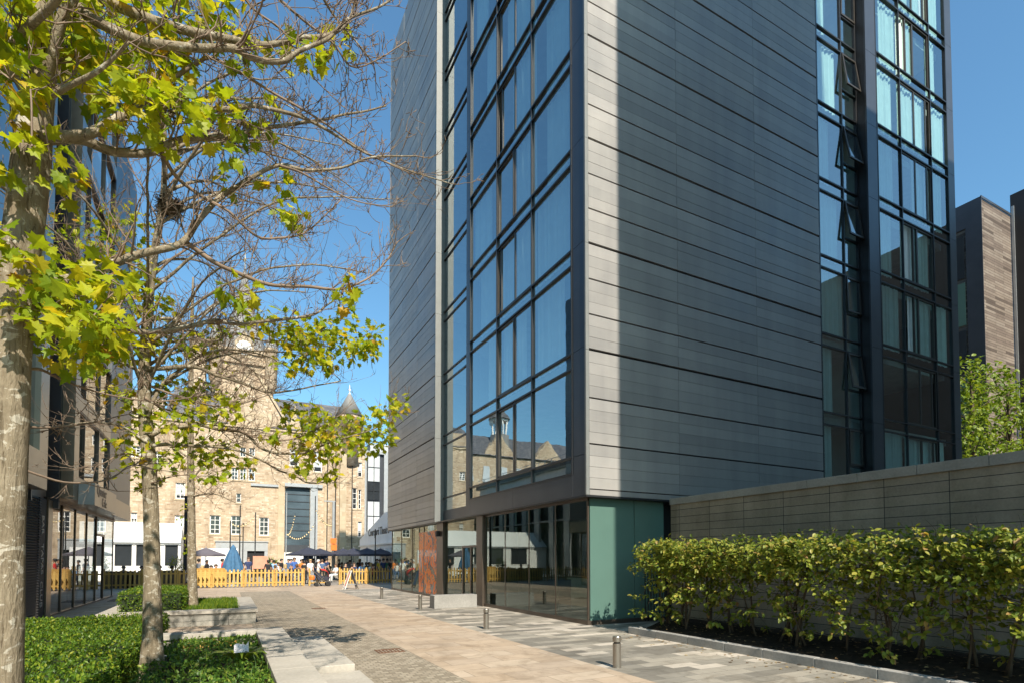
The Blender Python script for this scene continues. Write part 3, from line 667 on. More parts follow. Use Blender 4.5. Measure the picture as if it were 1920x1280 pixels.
for k in range(6):
    z0, z1 = FZ1 + 2.6 * k + 0.01, min(LH, FZ1 + 2.6 * (k + 1) - 0.45)
    for a, b in ((21.22, 22.2), (22.2, 24.4), (24.4, 26.28)):
        w = MB(); w.quad((LX - 0.12, a, z0), (LX - 0.12, b, z0), (LX - 0.12, b, z1), (LX - 0.12, a, z1)); w.build('window', M['glass_l'], bl)
    frame.box(LX - 0.2, LX - 0.04, 21.2, 26.3, z0 - 0.005, z0 + 0.05); frame.box(LX - 0.2, LX - 0.04, 21.2, 26.3, z1 - 0.05, z1 + 0.004)
    for y_ in (22.2, 24.4, 26.27): frame.box(LX - 0.2, LX - 0.05, y_ - 0.035, y_ + 0.035, z0 + 0.06, z1 - 0.06)
    w = MB(); w.quad((LX - 0.12, 9, z0 + .15), (LX - 0.12, 17.2, z0 + .15), (LX - 0.12, 17.2, z1 + 0.58), (LX - 0.12, 9, z1 + 0.58)); w.build('window', M['glass_l'], bl)
frame.build('window_frame', M['bronze_dark'], bl)
ys = [20.55, 22.03, 23.75, 25.5, 27.2]; fr = MB()
for a, b in zip(ys, ys[1:]):
    w = MB(); w.quad((GLX, a + .02, 0.06), (GLX, b - .02, 0.06), (GLX, b - .02, 3.42), (GLX, a + .02, 3.42)); w.build('shop_window', M['glass_l'], bl)
    fr.box(GLX - 0.06, GLX + 0.03, b - 0.03, b + 0.03, 0.06, 3.42)
w = MB(); w.quad((GLX, 28.75, 0.06), (GLX, 30.9, 0.06), (GLX, 30.9, 3.42), (GLX, 28.75, 3.42)); w.build('shop_window', M['glass_l'], bl)
w = MB(); w.quad((GLX, 27.24, 2.75), (GLX, 28.7, 2.75), (GLX, 28.7, 3.42), (GLX, 27.24, 3.42)); w.build('shop_window', M['glass_l'], bl)
fr.box(GLX - 0.06, GLX + 0.05, 20.2, 30.9, 3.42, 3.515); fr.box(GLX - 0.06, GLX + 0.04, 27.2, 28.75, 2.66, 2.75); fr.box(GLX - 0.06, GLX + .03, 28.7, 28.77, 0.06, 2.66); fr.box(GLX - 0.05, GLX + 0.06, 20.2, 30.9, 0.0, 0.06); fr.box(GLX - .04, GLX + .02, 30.88, 30.94, .06, 3.42)
build_each(fr, 'shop_frame', M['bronze_dark'], bl)
mb = MB(); mb.box(GLX - 0.2, GLX + 0.12, 20.05, 20.5, 0, 3.42); mb.build('pier', M['bronze'], bl)
mb = MB(); mb.box(GLX - 0.9, GLX - 0.85, 27.26, 28.66, 0.06, 2.64); mb.build('door', M['black'], bl)
mb = MB()
z = 0.1
while z < 3.4:
    mb.prism([(GLX + 0.06, 8, z), (GLX + 0.13, 8, z + 0.005), (GLX + 0.06, 8, z + 0.06)], (0, 11.35, 0)); z += 0.072
mb.box(GLX - 0.02, GLX + 0.055, 8, 19.35, 0, 3.42); mb.build('louvre_panel', M['dark_metal'], bl)
mb = MB(); mb.box(GLX - 0.1, GLX + 0.08, 19.37, 20.02, 0, 3.42); bp = mb.build('sign_panel', M['black'], bl)
for body_, zt in (('BAR', 2.95), ('TAPAS', 2.15), ('CLUB', 1.1)):
    text('lettering', body_, 0.30, (GLX + 0.085, 19.58, zt), (R(90), R(90), R(90)), M['letter_pale'], bp)
sg = MB(); sg.box(LX + 0.005, LX + 0.42, 21.2, 24.9, 3.40, 4.1); sgn = sg.build('shop_sign', M['bronze'], None)
tag(sgn, 'bronze box shop sign with raised lettering fixed over the shop windows', 'sign')
sg = MB(); sg.box(LX + 0.01, LX + 0.415, 21.17, 21.198, 3.41, 4.09); sg.build('sign_end', M['lead'], sgn)
text('lettering', 'Quarter', 0.46, (LX + 0.422, 21.5, 3.77), (R(90), 0, R(90)), M['bronze_dark'], sgn)
text('lettering', 'Cafe', 0.42, (LX + 0.422, 22.3, 3.45), (R(90), 0, R(90)), M['bronze_dark'], sgn)

# ------------------------------------------------------------------ the old sandstone building across the courtyard
SY = 60.0
def sx(x, y=900, Y=SY): return on_y(x, y, Y).x
def sz(x, y, Y=SY): return on_y(x, y, Y).z
def wall_with_openings(mb, x0, x1, z0, z1, y, ops, depth=0.22):
    xs = sorted(set([x0, x1] + [v for o in ops for v in o[:2] if x0 < v < x1])); zs = sorted(set([z0, z1] + [v for o in ops for v in o[2:4] if z0 < v < z1]))
    for a, b in zip(xs, xs[1:]):
        for c, d_ in zip(zs, zs[1:]):
            mx, mz = (a + b) / 2, (c + d_) / 2
            if any(o[0] < mx < o[1] and o[2] < mz < o[3] for o in ops): continue
            mb.quad((a, y, c), (b, y, c), (b, y, d_), (a, y, d_))
    for o in ops:
        a, b, c, d_ = o[:4]
        mb.quad((a, y, c), (a, y + depth, c), (a, y + depth, d_), (a, y, d_)); mb.quad((b, y, d_), (b, y + depth, d_), (b, y + depth, c), (b, y, c))
        mb.quad((a, y, d_), (a, y + depth, d_), (b, y + depth, d_), (b, y, d_)); mb.quad((a, y, c), (b, y, c), (b, y + depth, c), (a, y + depth, c))
def sash_window(parent, a, b, c, d_, y, nx=2, nz=4, blind=0.0, fw=0.09, bar=0.05):
    w = MB(); w.quad((a, y, c), (b, y, c), (b, y, d_ - (d_ - c) * blind), (a, y, d_ - (d_ - c) * blind))
    ob = w.build('window', M['pane'], parent)
    if blind: q = MB(); q.quad((a, y, d_ - (d_ - c) * blind), (b, y, d_ - (d_ - c) * blind), (b, y, d_), (a, y, d_)); q.build('blind', M['pane_blind'], ob)
    f = MB(); yf = y - 0.05
    f.box(a, a + fw, yf, y - .005, c, d_); f.box(b - fw, b, yf, y - .005, c, d_); f.box(a + fw, b - fw, yf, y - .005, c, c + fw); f.box(a + fw, b - fw, yf, y - .005, d_ - fw, d_)
    for i in range(1, nx): x = a + (b - a) * i / nx; f.box(x - bar / 2, x + bar / 2, yf + .01, y - .006, c + fw, d_ - fw)
    for i in range(1, nz): z = c + (d_ - c) * i / nz; f.box(a + fw, b - fw, yf + .012, y - .007, z - bar / 2, z + bar / 2)
    f.build('window_frame', M['white'], ob)
hall = thing('sandstone_hall', (0, SY, 0), 'old golden sandstone building with slate roofs, clock tower and corner turret across the courtyard', 'building')
def op(x0, y0, x1, y1): return (sx(x0, (y0 + y1) / 2), sx(x1, (y0 + y1) / 2), sz((x0 + x1) / 2, y1), sz((x0 + x1) / 2, y0))
WIN = [(393, 965, 413, 1000, 2, 4, 0), (433, 966, 452, 1001, 2, 4, 0), (486, 969, 504, 1003, 2, 4, 0), (443, 924, 452, 941, 1, 2, 0), (434, 876, 446, 898, 2, 3, 0), (450, 876, 462, 899, 2, 3, 0),
       (466, 877, 478, 900, 2, 3, 0), (467, 839, 478, 856, 2, 2, 0), (450, 838, 461, 855, 2, 2, 0), (403, 768, 415, 786, 2, 3, .6), (443, 776, 454, 792, 2, 3, 0), (462, 778, 473, 804, 2, 3, .6), (489, 781, 505, 808, 1, 2, .9),
       (246, 835, 264, 856, 2, 4, 0), (284, 764, 302, 786, 2, 4, .7), (245, 960, 257, 981, 2, 4, .5), (327, 965, 346, 1001, 2, 4, .6), (329, 904, 347, 934, 2, 4, .7), (286, 845, 303, 872, 2, 4, 0),
       (588, 846, 604, 884, 1, 2, .75), (543, 842, 560, 873, 1, 2, .7), (661, 914, 669, 953, 1, 4, 0), (672, 917, 677, 953, 1, 4, 0), (671, 866, 679, 893, 1, 3, .6), (671, 977, 678, 1006, 1, 3, .6)]
ops = [op(*w[:4]) for w in WIN]
shop = (sx(404, 1030), sx(502, 1030), 0.0, 3.42); big = (sx(534, 960), sx(581, 960), 0.0, sz(555, 912))
eave = sz(420, 793); xl, xg0, xg1, xr = -9.2, sx(402, 795), sx(540, 795), sx(684, 900)
mb = MB(); wall_with_openings(mb, xl, xr, 0, eave, SY, ops + [shop, big]); 
gpk = ((xg0 + xg1) / 2, sz(470, 690))
gw_ops = [o for o in ops if o[3] > eave]
mb.add([(xg0, SY - .004, eave), (xg1, SY - .004, eave), (gpk[0], SY - .004, gpk[1])], [(0, 1, 2)])
mb.quad((xr, SY, 0), (xr, SY + 12, 0), (xr, SY + 12, eave), (xr, SY, eave)); mb.quad((xl, SY, 0), (xl, SY, eave), (xl, SY + 12, eave), (xl, SY + 12, 0))
mb.build('wall', M['sandstone'], hall)
mb = MB(); mb.box(xl + .1, xr - .1, SY + 0.6, SY + 0.8, 0, eave); mb.build('interior_wall', M['room_dark'], hall)
for w, o in zip(WIN, ops): sash_window(hall, *o, SY + 0.16, w[4], w[5], w[6], 0.09 if o[1] - o[0] > .6 else .06)
mb = MB()
for o in ops: mb.box(o[0] - .1, o[1] + .1, SY - .05, SY + .1, o[2] - .16, o[2] - .004)
for o in ops[9:13]: mb.box(o[0] - .22, o[0] - .003, SY - .03, SY + .1, o[2], o[3]); mb.box(o[1] + .003, o[1] + .22, SY - .03, SY + .1, o[2], o[3]); mb.box(o[0] - .22, o[1] + .22, SY - .035, SY + .1, o[3] + .003, o[3] + .25)
build_each(mb, 'window_surround', M['ashlar'], hall)
mb = MB()                                                    # string course, pilasters, kneelers, chimney stacks
zs_ = sz(500, 906); mb.box(sx(521, 950), sx(533, 950), SY - .12, SY + .05, 0, zs_)
mb.box(sx(636, 950), sx(648, 950), SY - .35, SY + .05, 0, sz(640, 850)); mb.box(sx(608, 950), sx(613, 950), SY - .08, SY + .05, 0, sz(610, 845))
mb.box(xl, xr, SY - .14, SY + .02, eave - .22, eave - .02)
build_each(mb, 'pilaster', M['ashlar'], hall)
mb = MB(); mb.box(sx(470, 915), sx(522, 915), SY - .16, SY - .002, zs_ - .28, zs_ - .05); mb.build('ledge', M['lead'], hall)
mb = MB(); mb.box(big[0] - .05, big[1] + 1.2, SY - .25, SY + .1, big[3], big[3] + .35); mb.box(big[1] + .02, big[1] + .75, SY - .18, SY + .1, 0, big[3] - .003); mb.build('window_surround', M['lead'], hall)
mb = MB(); mb.quad((big[0], SY + .2, 3.2), (big[1], SY + .2, 3.2), (big[1], SY + .2, big[3]), (big[0], SY + .2, big[3])); bw = mb.build('glazed_opening', M['pane_blue'], hall)
mb = MB()
for i in range(1, 8): z = 3.2 + (big[3] - 3.2) * i / 8; mb.box(big[0], big[1], SY + .15, SY + .19, z - .03, z + .03)
mb.box(big[0], big[1], SY + .13, SY + .19, 2.5, 3.2); mb.build('glazing_bar', M['navy_metal'], bw)
mb = MB(); mb.box(big[0], big[1], SY + .2, SY + .3, 0, 2.5); mb.build('entrance_screen', M['white'], hall)
mb = MB(); a, b = shop[0], shop[1]; d1, d2, d3, d4 = a + .55, a + 1.9, a + 2.75, a + 4.3
mb.box(a, b, SY - .08, SY + .2, 2.55, 3.42); mb.box(a - .05, b + .05, SY - .16, SY + .1, 3.42, 3.52)
for u, v in ((a, d1), (d2, d3), (d4, b)): mb.box(u, v, SY - .06, SY + .2, 0, 2.55)
sf = mb.build('shopfront', M['grey_paint'], hall)
mb = MB(); mb.box(d1, d2, SY + .15, SY + .2, 0, 2.55); mb.box(d3, d4, SY + .15, SY + .2, 0, 2.55); mb.build('door', M['black'], sf)
mb = MB(); mb.prism([(a + .75 + .3 * math.cos(t * math.pi / 10), SY - .085, 3.0 + .3 * math.sin(t * math.pi / 10)) for t in range(20)], (0, -.01, 0)); mb.build('emblem', M['lead'], sf)
# roofs
mb = MB(); ry = SY + 4.5; rz = sz(560, 752, ry)
mb.quad((xg1 - 1.6, SY - .2, eave), (xr, SY - .2, eave), (xr, ry, rz), (xg1 - 1.6, ry, rz)); mb.quad((xg1 - 1.6, SY + 9, eave), (xg1 - 1.6, ry, rz), (xr, ry, rz), (xr, SY + 9, eave))
rzl = sz(360, 728, ry)
mb.quad((sx(305, 790), SY - .2, eave), (xg0 + 1.2, SY - .2, eave), (xg0 + 1.2, ry, rzl), (sx(322, 735), ry, rzl))
mb.quad((xl, SY - .2, eave), (sx(305, 790), SY - .2, eave), (sx(305, 790), ry, rzl - .8), (xl, ry, rzl - .8))
mb.quad((xg0 - .1, SY + .1, eave - .1), (gpk[0], SY + .1, gpk[1] + .1), (gpk[0], SY + 9, gpk[1] + .1), (xg0 - .1, SY + 9, eave)); mb.quad((gpk[0], SY + .1, gpk[1] + .1), (xg1 + .1, SY + .1, eave - .1), (xg1 + .1, SY + 9, eave), (gpk[0], SY + 9, gpk[1] + .1))
mb.build('roof', M['slate'], hall)
mb = MB(); mb.box(xl, sx(305, 790), SY + .005, SY + .5, eave, sz(300, 748)); mb.build('parapet', M['sandstone'], hall)
mb = MB()
for (xa, za), (xb, zb) in (((xg0 - .25, eave - .1), gpk), ((xg1 + .25, eave - .1), gpk)):
    n = Vector((za - zb, 0, xb - xa)); n.normalize(); n *= (.22 if n.z > 0 else -.22)
    mb.prism([(xa, SY - .12, za), (xb, SY - .12, zb), (xb + n.x, SY - .12, zb + abs(n.z)), (xa + n.x, SY - .12, za + abs(n.z))], (0, .5, 0))
mb.build('gable_coping', M['ashlar'], hall)
mb = MB(); a, b = sx(537, 790), sx(568, 790); dz0, dz1 = eave, sz(553, 770)
mb.prism([(a, SY - .03, dz0), (b, SY - .03, dz0), (b - .15, SY - .03, dz0 + .3), ((a + b) / 2, SY - .03, dz1), (a + .15, SY - .03, dz0 + .3)], (0, 1.6, 0)); mb.box((a + b) / 2 - .08, (a + b) / 2 + .08, SY - .02, SY + .15, dz1 - .02, dz1 + .55); mb.build('dormer_gable', M['ashlar'], hall)
# corner turret with its conical roof
tc = on_y(655, 800, SY + .9); tr_ = 1.22; tz = sz(655, 776)
mb = MB(); mb.lathe(tc.x, tc.y, [(tr_, sz(655, 872)), (tr_ + .02, tz - .5), (tr_ + .14, tz - .4), (tr_ + .14, tz)], 28); mb.build('turret_wall', M['sandstone'], hall, True)
mb = MB(); mb.lathe(tc.x, tc.y, [(tr_ + .25, tz), (.12, sz(652, 732)), (.02, sz(652, 731))], 28); mb.build('turret_roof', M['slate_light'], hall, True)
mb = MB(); zf = sz(652, 732); mb.lathe(tc.x, tc.y, [(.22, zf - .35), (.14, zf), (.05, zf + .05), (.04, zf + .25), (.15, zf + .4), (.04, zf + .55), (.02, zf + 1.0)], 12); mb.build('finial', M['white'], hall, True)
mb = MB()
for x_ in (613.5, 660, 629): q = on_y(x_, 950, SY - .12); mb.tube([(q.x, SY - .13, 0), (q.x, SY - .13, eave - .3)], .05, 6)
build_each(mb, 'drainpipe', M['dark_metal'], hall)
# clock tower behind the gable
TY = 64.0
a, b = on_y(404, 700, TY).x, on_y(508, 700, TY).x; zt = on_y(455, 662, TY).z; tm = (a + b) / 2; hw = (b - a) / 2
mb = MB(); mb.box(a, b, TY, TY + 2 * hw, 10, zt); mb.box(a - .25, b + .25, TY - .25, TY + 2 * hw + .25, zt - 1.1, zt - .75); mb.box(a - .2, b + .2, TY - .2, TY + 2 * hw + .2, zt + .002, zt + .4)
mb.build('tower_wall', M['sandstone'], hall)
mb = MB()
for cx_, cy_ in ((a, TY), (b, TY), (a, TY + 2 * hw), (b, TY + 2 * hw)):
    mb.lathe(cx_, cy_, [(.15, zt - 4.2), (.5, zt - 3.4), (.62, zt - 3.1), (.62, zt + .6), (.7, zt + .7), (.7, zt + .9)], 14)
[setattr(q.data, 'shade', 0) if False else q.data.polygons.foreach_set('use_smooth', [True] * len(q.data.polygons)) for q in build_each(mb, 'tower_turret', M['sandstone'], hall)]
mb = MB()
for cx_, cy_ in ((a, TY), (b, TY), (a, TY + 2 * hw), (b, TY + 2 * hw)): mb.lathe(cx_, cy_, [(.72, zt + .9), (.06, zt + 3.0), (.1, zt + 3.2), (.02, zt + 3.5)], 14)
apex = on_y(440, 500, TY + hw).z
mb.lathe(tm, TY + hw, [(hw * 1.1, zt + .4), (hw * .82, zt + 2.0), (hw * .5, zt + 4.6), (.1, apex), (.02, apex + .1)], 8); mb.build('spire', M['slate_light'], hall)
mb = MB(); mb.lathe(tm, TY + hw, [(.05, apex), (.04, apex + .8), (.16, apex + 1.0), (.03, apex + 1.2), (.02, apex + 2.2)], 8); mb.build('finial', M['bulb'], hall)
mb = MB(); mb.prism([(tm - .9, TY - .05, zt - .4), (tm + .9, TY - .05, zt - .4), (tm + .9, TY - .05, zt + 1.2), (tm, TY - .05, zt + 2.4), (tm - .9, TY - .05, zt + 1.2)], (0, 1.2, 0)); mb.build('spire_dormer', M['ashlar'], hall)
mb = MB(); mb.prism([(tm + .75 * math.cos(t * math.pi / 14), TY - .06, zt + .6 + .75 * math.sin(t * math.pi / 14)) for t in range(28)], (0, -.05, 0)); mb.build('clock_face', M['white'], hall)
mb = MB(); q = on_y(375, 640, SY + 3); mb.box(q.x - .6, q.x + .6, SY + 2.6, SY + 3.8, rzl - 2, on_y(375, 640, SY + 3).z); 
for dx in (-.3, .3): mb.lathe(q.x + dx, SY + 3.2, [(.18, q.z), (.14, q.z + .9), (.18, q.z + 1.0)], 8)
mb.build('chimney', M['sandstone'], hall)

# glazed modern wing to the right of it
mw = thing('glazed_wing', (14, 62, 0), 'modern glazed wing with pale frames beside the sandstone building', 'building')
a, b, zt = 13.45, 20.0, 13.9
mb = MB(); mb.box(a, b, 62.0, 70, 0, zt); mb.build('wall', M['navy_metal'], mw)
for i, (z0, z1) in enumerate(((0.3, 4.4), (4.9, 8.2), (8.4, 10.4), (10.5, 13.6))):
    w = MB(); w.box(a + .45, a + 1.75, 61.9, 61.99, z0, z1); wo_ = w.build('window', M['pane_blind'] if i in (1, 3) else M['pane'], mw); f = MB(); f.box(a + 1.08, a + 1.14, 61.86, 61.895, z0, z1); f.box(a + .45, a + 1.75, 61.85, 61.893, (z0 + z1) / 2, (z0 + z1) / 2 + .06); f.build('glazing_bar', M['dark_metal'], wo_)
mb = MB(); mb.box(a, a + .25, 61.7, 61.99, 0, zt); mb.box(a + 2.2, a + 2.65, 61.7, 61.99, 0, zt); mb.box(a + .252, a + 2.198, 61.7, 61.99, zt - .3, zt); mb.box(a + .252, a + 2.198, 61.72, 61.99, 4.45, 4.8); build_each(mb, 'pale_frame', M['lead'], mw)
mb = MB(); mb.box(a + .8, b, 62.5, 69, zt + .01, zt + 1.0); mb.build('roof_lantern', M['pane_blind'], mw)

# buildings on the courtyard's west side (seen mirrored in the tower's glass)
lw = thing('arcade_block', (-16, 62, 0), 'low modern block with pale raking posts and dark glazing west of the courtyard', 'building')
mb = MB(); mb.box(-34, -16.4, 46, 72, 0, 11.2); mb.build('wall', M['pane'], lw)
mb = MB(); mb.box(-34, -15.4, 45.5, 72.4, 11.6, 12.2); mb.build('roof', M['dark_metal'], lw)
mb = MB()
for i in range(8):
    y = 46 + i * 3.2; mb.prism([(-16.0, y, 0), (-16.0, y + .9, 0), (-16.0, y + 1.15 + .25 * (i % 2), 10.6), (-16.0, y + .1, 10.6)], (.25, 0, 0))
mb.box(-16.2, -15.7, 46, 72, 10.6, 11.58); mb.box(-16.1, -15.8, 46, 72, 6.0, 6.15); build_each(mb, 'raking_post', M['lead'], lw)
mb = MB(); mb.box(-15.6, -15.55, 46, 72, 12.9, 12.95)
for i in range(18): mb.box(-15.6, -15.56, 46 + i * 1.5, 46.05 + i * 1.5, 12.2, 12.9)
mb.build('roof_railing', M['lead'], lw)
rw = thing('sandstone_wing', (-25, 75, 0), 'sandstone wing with gables and a white timber cupola west of the courtyard', 'building')
mb = MB(); mb.box(-40, -13.5, 75, 86, 0, 17.4)
for x, w_, h_ in ((-20.4, 3.0, 20.9), (-29.0, 2.9, 20.7), (-37, 2.9, 20.7)): mb.prism([(x - w_, 74.95, 17.2), (x, 74.95, h_), (x + w_, 74.95, 17.2)], (0, 1.2, 0))
mb.build('wall', M['sandstone'], rw)
mb = MB(); mb.prism([(-40.2, 74.7, 17.42), (-40.2, 80.5, 21.6), (-40.2, 86.3, 17.42)], (26.9, 0, 0)); mb.build('roof', M['slate'], rw)
for i in range(9):
    w = MB(); x = -38 + i * 2.75; w.box(x, x + 1.1, 74.9, 74.96, 13.4, 15.8); w.build('window', M['pane_blind'], rw)
cx_, cy_ = -22.3, 79
mb = MB(); mb.lathe(cx_, cy_, [(1.7, 19.2), (1.55, 21.6)], 8); mb.build('cupola_base', M['slate_light'], rw)
mb = MB()
for k in range(8): t = k * math.pi / 4; mb.box(cx_ + 1.2 * math.cos(t) - .13, cx_ + 1.2 * math.cos(t) + .13, cy_ + 1.2 * math.sin(t) - .13, cy_ + 1.2 * math.sin(t) + .13, 21.6, 23.9)
mb.lathe(cx_, cy_, [(1.45, 23.9), (1.45, 24.2)], 8); mb.build('cupola_post', M['white'], rw)
mb = MB(); mb.lathe(cx_, cy_, [(1.75, 24.2), (1.0, 25.3), (.25, 26.2), (.07, 27.0), (.02, 27.6)], 8); mb.build('cupola_roof', M['slate'], rw)

# ------------------------------------------------------------------ marquees
tq = thing('theatre_marquee', (12, 48, 0), 'large off white gabled theatre marquee with lettering beyond the tower', 'marquee')
ev, pk, ya, yb_ = 3.72, 5.75, 38.9, 57.0; ym = 46.3
mb = MB(); mb.prism([(12.0, ya, 3.0), (12.0, yb_, 3.0), (12.0, yb_, ev), (12.0, ym + .7, pk), (12.0, ym - .7, pk), (12.0, ya, ev)], (.2, 0, 0)); mb.box(12.06, 12.14, ya, yb_, 0, 3.0); gb = mb.build('gable_wall', M['dull_canvas'], tq)
mb = MB(); mb.quad((12.2, yb_, ev), (34, yb_, ev), (34, ym, pk), (12.2, ym, pk)); mb.quad((12.2, ym, pk), (34, ym, pk), (34, ya, ev), (12.2, ya, ev)); mb.quad((12.2, ya, 0), (12.2, ya, ev), (34, ya, ev), (34, ya, 0)); mb.build('tent_roof', M['canvas'], tq)
mb = MB(); n = 0; y = yb_ - .3
while y > ya:
    mb.box(11.9, 11.995, y - .09, y + .09, 0, 2.7); 
    mb.box(11.92, 11.99, y - .28, y + .28, 2.2, 2.3)
    y -= .75 if (n % 6) < 4 else 1.5; n += 1
mb.box(11.88, 11.99, ya, yb_, 3.0, 3.12); mb.build('post', M['white'], tq)
text('lettering', 'Courtyard Theatre', 0.98, (11.985, 53.0, 3.92), (R(90), 0, R(-90)), M['letter_dark'], gb, .02)
t2 = thing('white_tent', (-5.8, 55, 0), 'white frame tent with square windows behind the shaded fence', 'marquee')
TK = 1.25; TYY = 55.0
a, b = -14.5 * TK, -2.85 * TK
def tz(z): return 1.7 + (z - 1.7) * TK
mb = MB(); mb.prism([(a, TYY - .15, tz(2.86)), (a, TYY + 2.2, tz(4.28)), (a, TYY + 4.4, tz(2.86))], (b - a, 0, 0)); mb.build('tent_roof', M['canvas'], t2)
mb = MB(); wo3 = [(-6.55, -5.62, 1.28, 2.68), (-5.38, -4.5, 1.28, 2.68), (-3.75, -3.0, 1.28, 2.68), (-8.6, -7.2, 1.28, 2.68), (-11, -9.4, 1.28, 2.68)]
wo3 = [(o[0] * TK, o[1] * TK, tz(o[2]), tz(o[3])) for o in wo3]
wall_with_openings(mb, a, b, 0, tz(2.84), TYY, wo3, .08); mb.quad((b, TYY, 0), (b, TYY + 4.2, 0), (b, TYY + 4.2, tz(2.84)), (b, TYY, tz(2.84))); mb.build('tent_wall', M['canvas'], t2)
for o in wo3:
    w = MB(); w.quad((o[0], TYY + .07, o[2]), (o[1], TYY + .07, o[2]), (o[1], TYY + .07, o[3]), (o[0], TYY + .07, o[3])); wo_ = w.build('window', M['pane'], t2)
    f = MB()
    for u in (o[0] - .08, o[1]): f.box(u, u + .08, TYY - .04, TYY + .06, o[2] - .08, o[3] + .08)
    f.box(o[0], o[1], TYY - .04, TYY + .06, o[2] - .08, o[2]); f.box(o[0], o[1], TYY - .04, TYY + .06, o[3], o[3] + .08); f.build('window_frame', M['white'], wo_)
mb = MB(); mb.tube([(a, TYY - .2, tz(2.82)), (b, TYY - .2, tz(2.82))], .04, 6); mb.build('gutter', M['lead'], t2)

# ------------------------------------------------------------------ picket fences
def fence_run(x0, x1, y, label):
    r = thing('picket_fence', ((x0 + x1) / 2, y, 0), label, 'fence', 'yellow picket fences closing off the courtyard'); rn = random.Random(int(x0 * 10))
    n = max(1, round((x1 - x0) / 1.83)); w = (x1 - x0) / n
    for i in range(n):
        a = x0 + i * w; m = MB(); k = int(w / 0.2)
        for j in range(k):
            x = a + (j + .5) * w / k; h = 1.1 + rn.uniform(-.03, .03); t = rn.uniform(-.008, .008)
            m.prism([(x - .05 + t, y, .05), (x + .05 + t, y, .05), (x + .05 - t, y, h - .04), (x - t, y, h), (x - .05 - t, y, h - .04)], (0, .02, 0))
        m.build('fence_panel', M['pine'], r)
        m = MB()
        for z in (.22, .84): m.box(a + .01, a + w - .01, y + .022, y + .062, z, z + .085)
        m.build('rail', M['pine'], r)
    m = MB()
    for i in range(n + 1): m.box(x0 + i * w - .045, x0 + i * w + .045, y + .064, y + .15, 0, 1.16)
    m.build('post', M['pine'], r)
fl = on_y(570, 1090, 37.5).x; fr_ = on_y(637, 1090, 38.4).x
fence_run(-13.0, fl, 37.5, 'long picket fence from the left building to the gateway, partly in shade')
fence_run(fr_, fr_ + 5.4, 38.4, 'short picket fence between the gateway and the tower corner')
g = thing('fence_gate', (fl + .35, 37.6, 0), 'open timber gate leaf beside the gateway where the pushchair passes', 'gate')
m = MB(); m.box(fl + .3, fl + .4, 37.6, 37.7, 0, 1.15); m.build('post', M['pine'], g)
m = MB(); m.box(fl + .41, fl + 1.5, 38.5, 38.54, .12, .2); m.box(fl + .41, fl + .5, 37.7, 38.5, .12, .2); m.build('rail', M['pine'], g)

# ------------------------------------------------------------------ parasols, posts, festoon lights
def parasol(px, Y, r, z_edge, z_top, fabric, label, sides=8, group='open parasols over the courtyard tables'):
    x = on_y(px, 1040, Y).x; t = thing('parasol', (x, Y, 0), label, 'parasol', group)
    m = MB(); m.lathe(x, Y, [(.28, 0), (.28, .06), (.03, .08), (.025, z_top + .08)], 10); m.build('pole', M['lead'], t)
    m = MB(); n = sides; v = [(x, Y, z_top)]
    for k in range(n): a = 2 * math.pi * (k + .5) / n; v.append((x + r * .55 * math.cos(a), Y + r * .55 * math.sin(a), z_edge + (z_top - z_edge) * .40))
    for k in range(n): a = 2 * math.pi * (k + .5) / n; v.append((x + r * math.cos(a), Y + r * math.sin(a), z_edge))
    for k in range(n): a = 2 * math.pi * (k + .5) / n; v.append((x + r * math.cos(a), Y + r * math.sin(a), z_edge - .12))
    f = []
    for k in range(n):
        q = (k + 1) % n; f += [(0, 1 + k, 1 + q), (1 + k, 1 + n + k, 1 + n + q, 1 + q), (1 + n + k, 1 + 2 * n + k, 1 + 2 * n + q, 1 + n + q)]
    m.add(v, f); c = m.build('canopy', fabric, t); so_ = c.modifiers.new('Solidify', 'SOLIDIFY'); so_.thickness = .012
    m = MB()
    for k in range(n): a = 2 * math.pi * (k + .5) / n; m.tube([(x, Y, z_top - .08), (x + r * .97 * math.cos(a), Y + r * .97 * math.sin(a), z_edge - .03)], .01, 4)
    m.build('rib', M['lead'], t)
P_ = [(578, 46.0, 1.75, 'leftmost navy parasol in front of the tall glazed opening'), (600, 49.5, 1.7, 'second navy parasol from the left, over the gateway'), (643, 47, 1.6, 'navy parasol just right of the tall grey lamp post'),
      (663, 45, 1.6, 'navy parasol in front of the round turret wall'), (688, 43.5, 1.55, 'navy parasol at the near left corner of the theatre marquee'), (713, 45.5, 1.55, 'navy parasol behind the slim black festoon pole'), (738, 47, 1.5, 'rightmost navy parasol next to the tower corner')]
for px, Y, r, lab in P_: parasol(px, Y, r, 2.12, 2.12 + r * .32, M['navy_fabric'], lab)
parasol(386, 44.5, 1.35, 2.05, 2.55, M['grey_fabric'], 'grey open parasol behind the third tree trunk')
ux, uy = on_y(437, 1040, 39.6).x, 39.6
t = thing('closed_parasol', (ux, uy, 0), 'large blue parasol folded closed behind the picket fence', 'parasol')
m = MB(); n = 36; prof = [(.60, .95), (.52, 1.3), (.36, 1.85), (.20, 2.3), (.16, 2.36), (.17, 2.44), (.10, 2.55), (.02, 2.66)]; vs_ = []; fs_ = []
for r, z in prof:
    for k in range(n): a = 2 * math.pi * k / n; q = r * (1 + (.16 if r > .18 else .05) * math.cos(a * 8)); vs_.append((ux + q * math.cos(a), uy + q * math.sin(a), z))
for i in range(len(prof) - 1):
    for k in range(n): fs_.append((i * n + k, i * n + (k + 1) % n, (i + 1) * n + (k + 1) % n, (i + 1) * n + k))
m.add(vs_, fs_); m.build('canopy', M['blue_fabric'], t, True)
m = MB(); m.lathe(ux, uy, [(.3, 0), (.3, .07), (.03, .09), (.03, 1.6)], 12); m.build('pole', M['lead'], t)
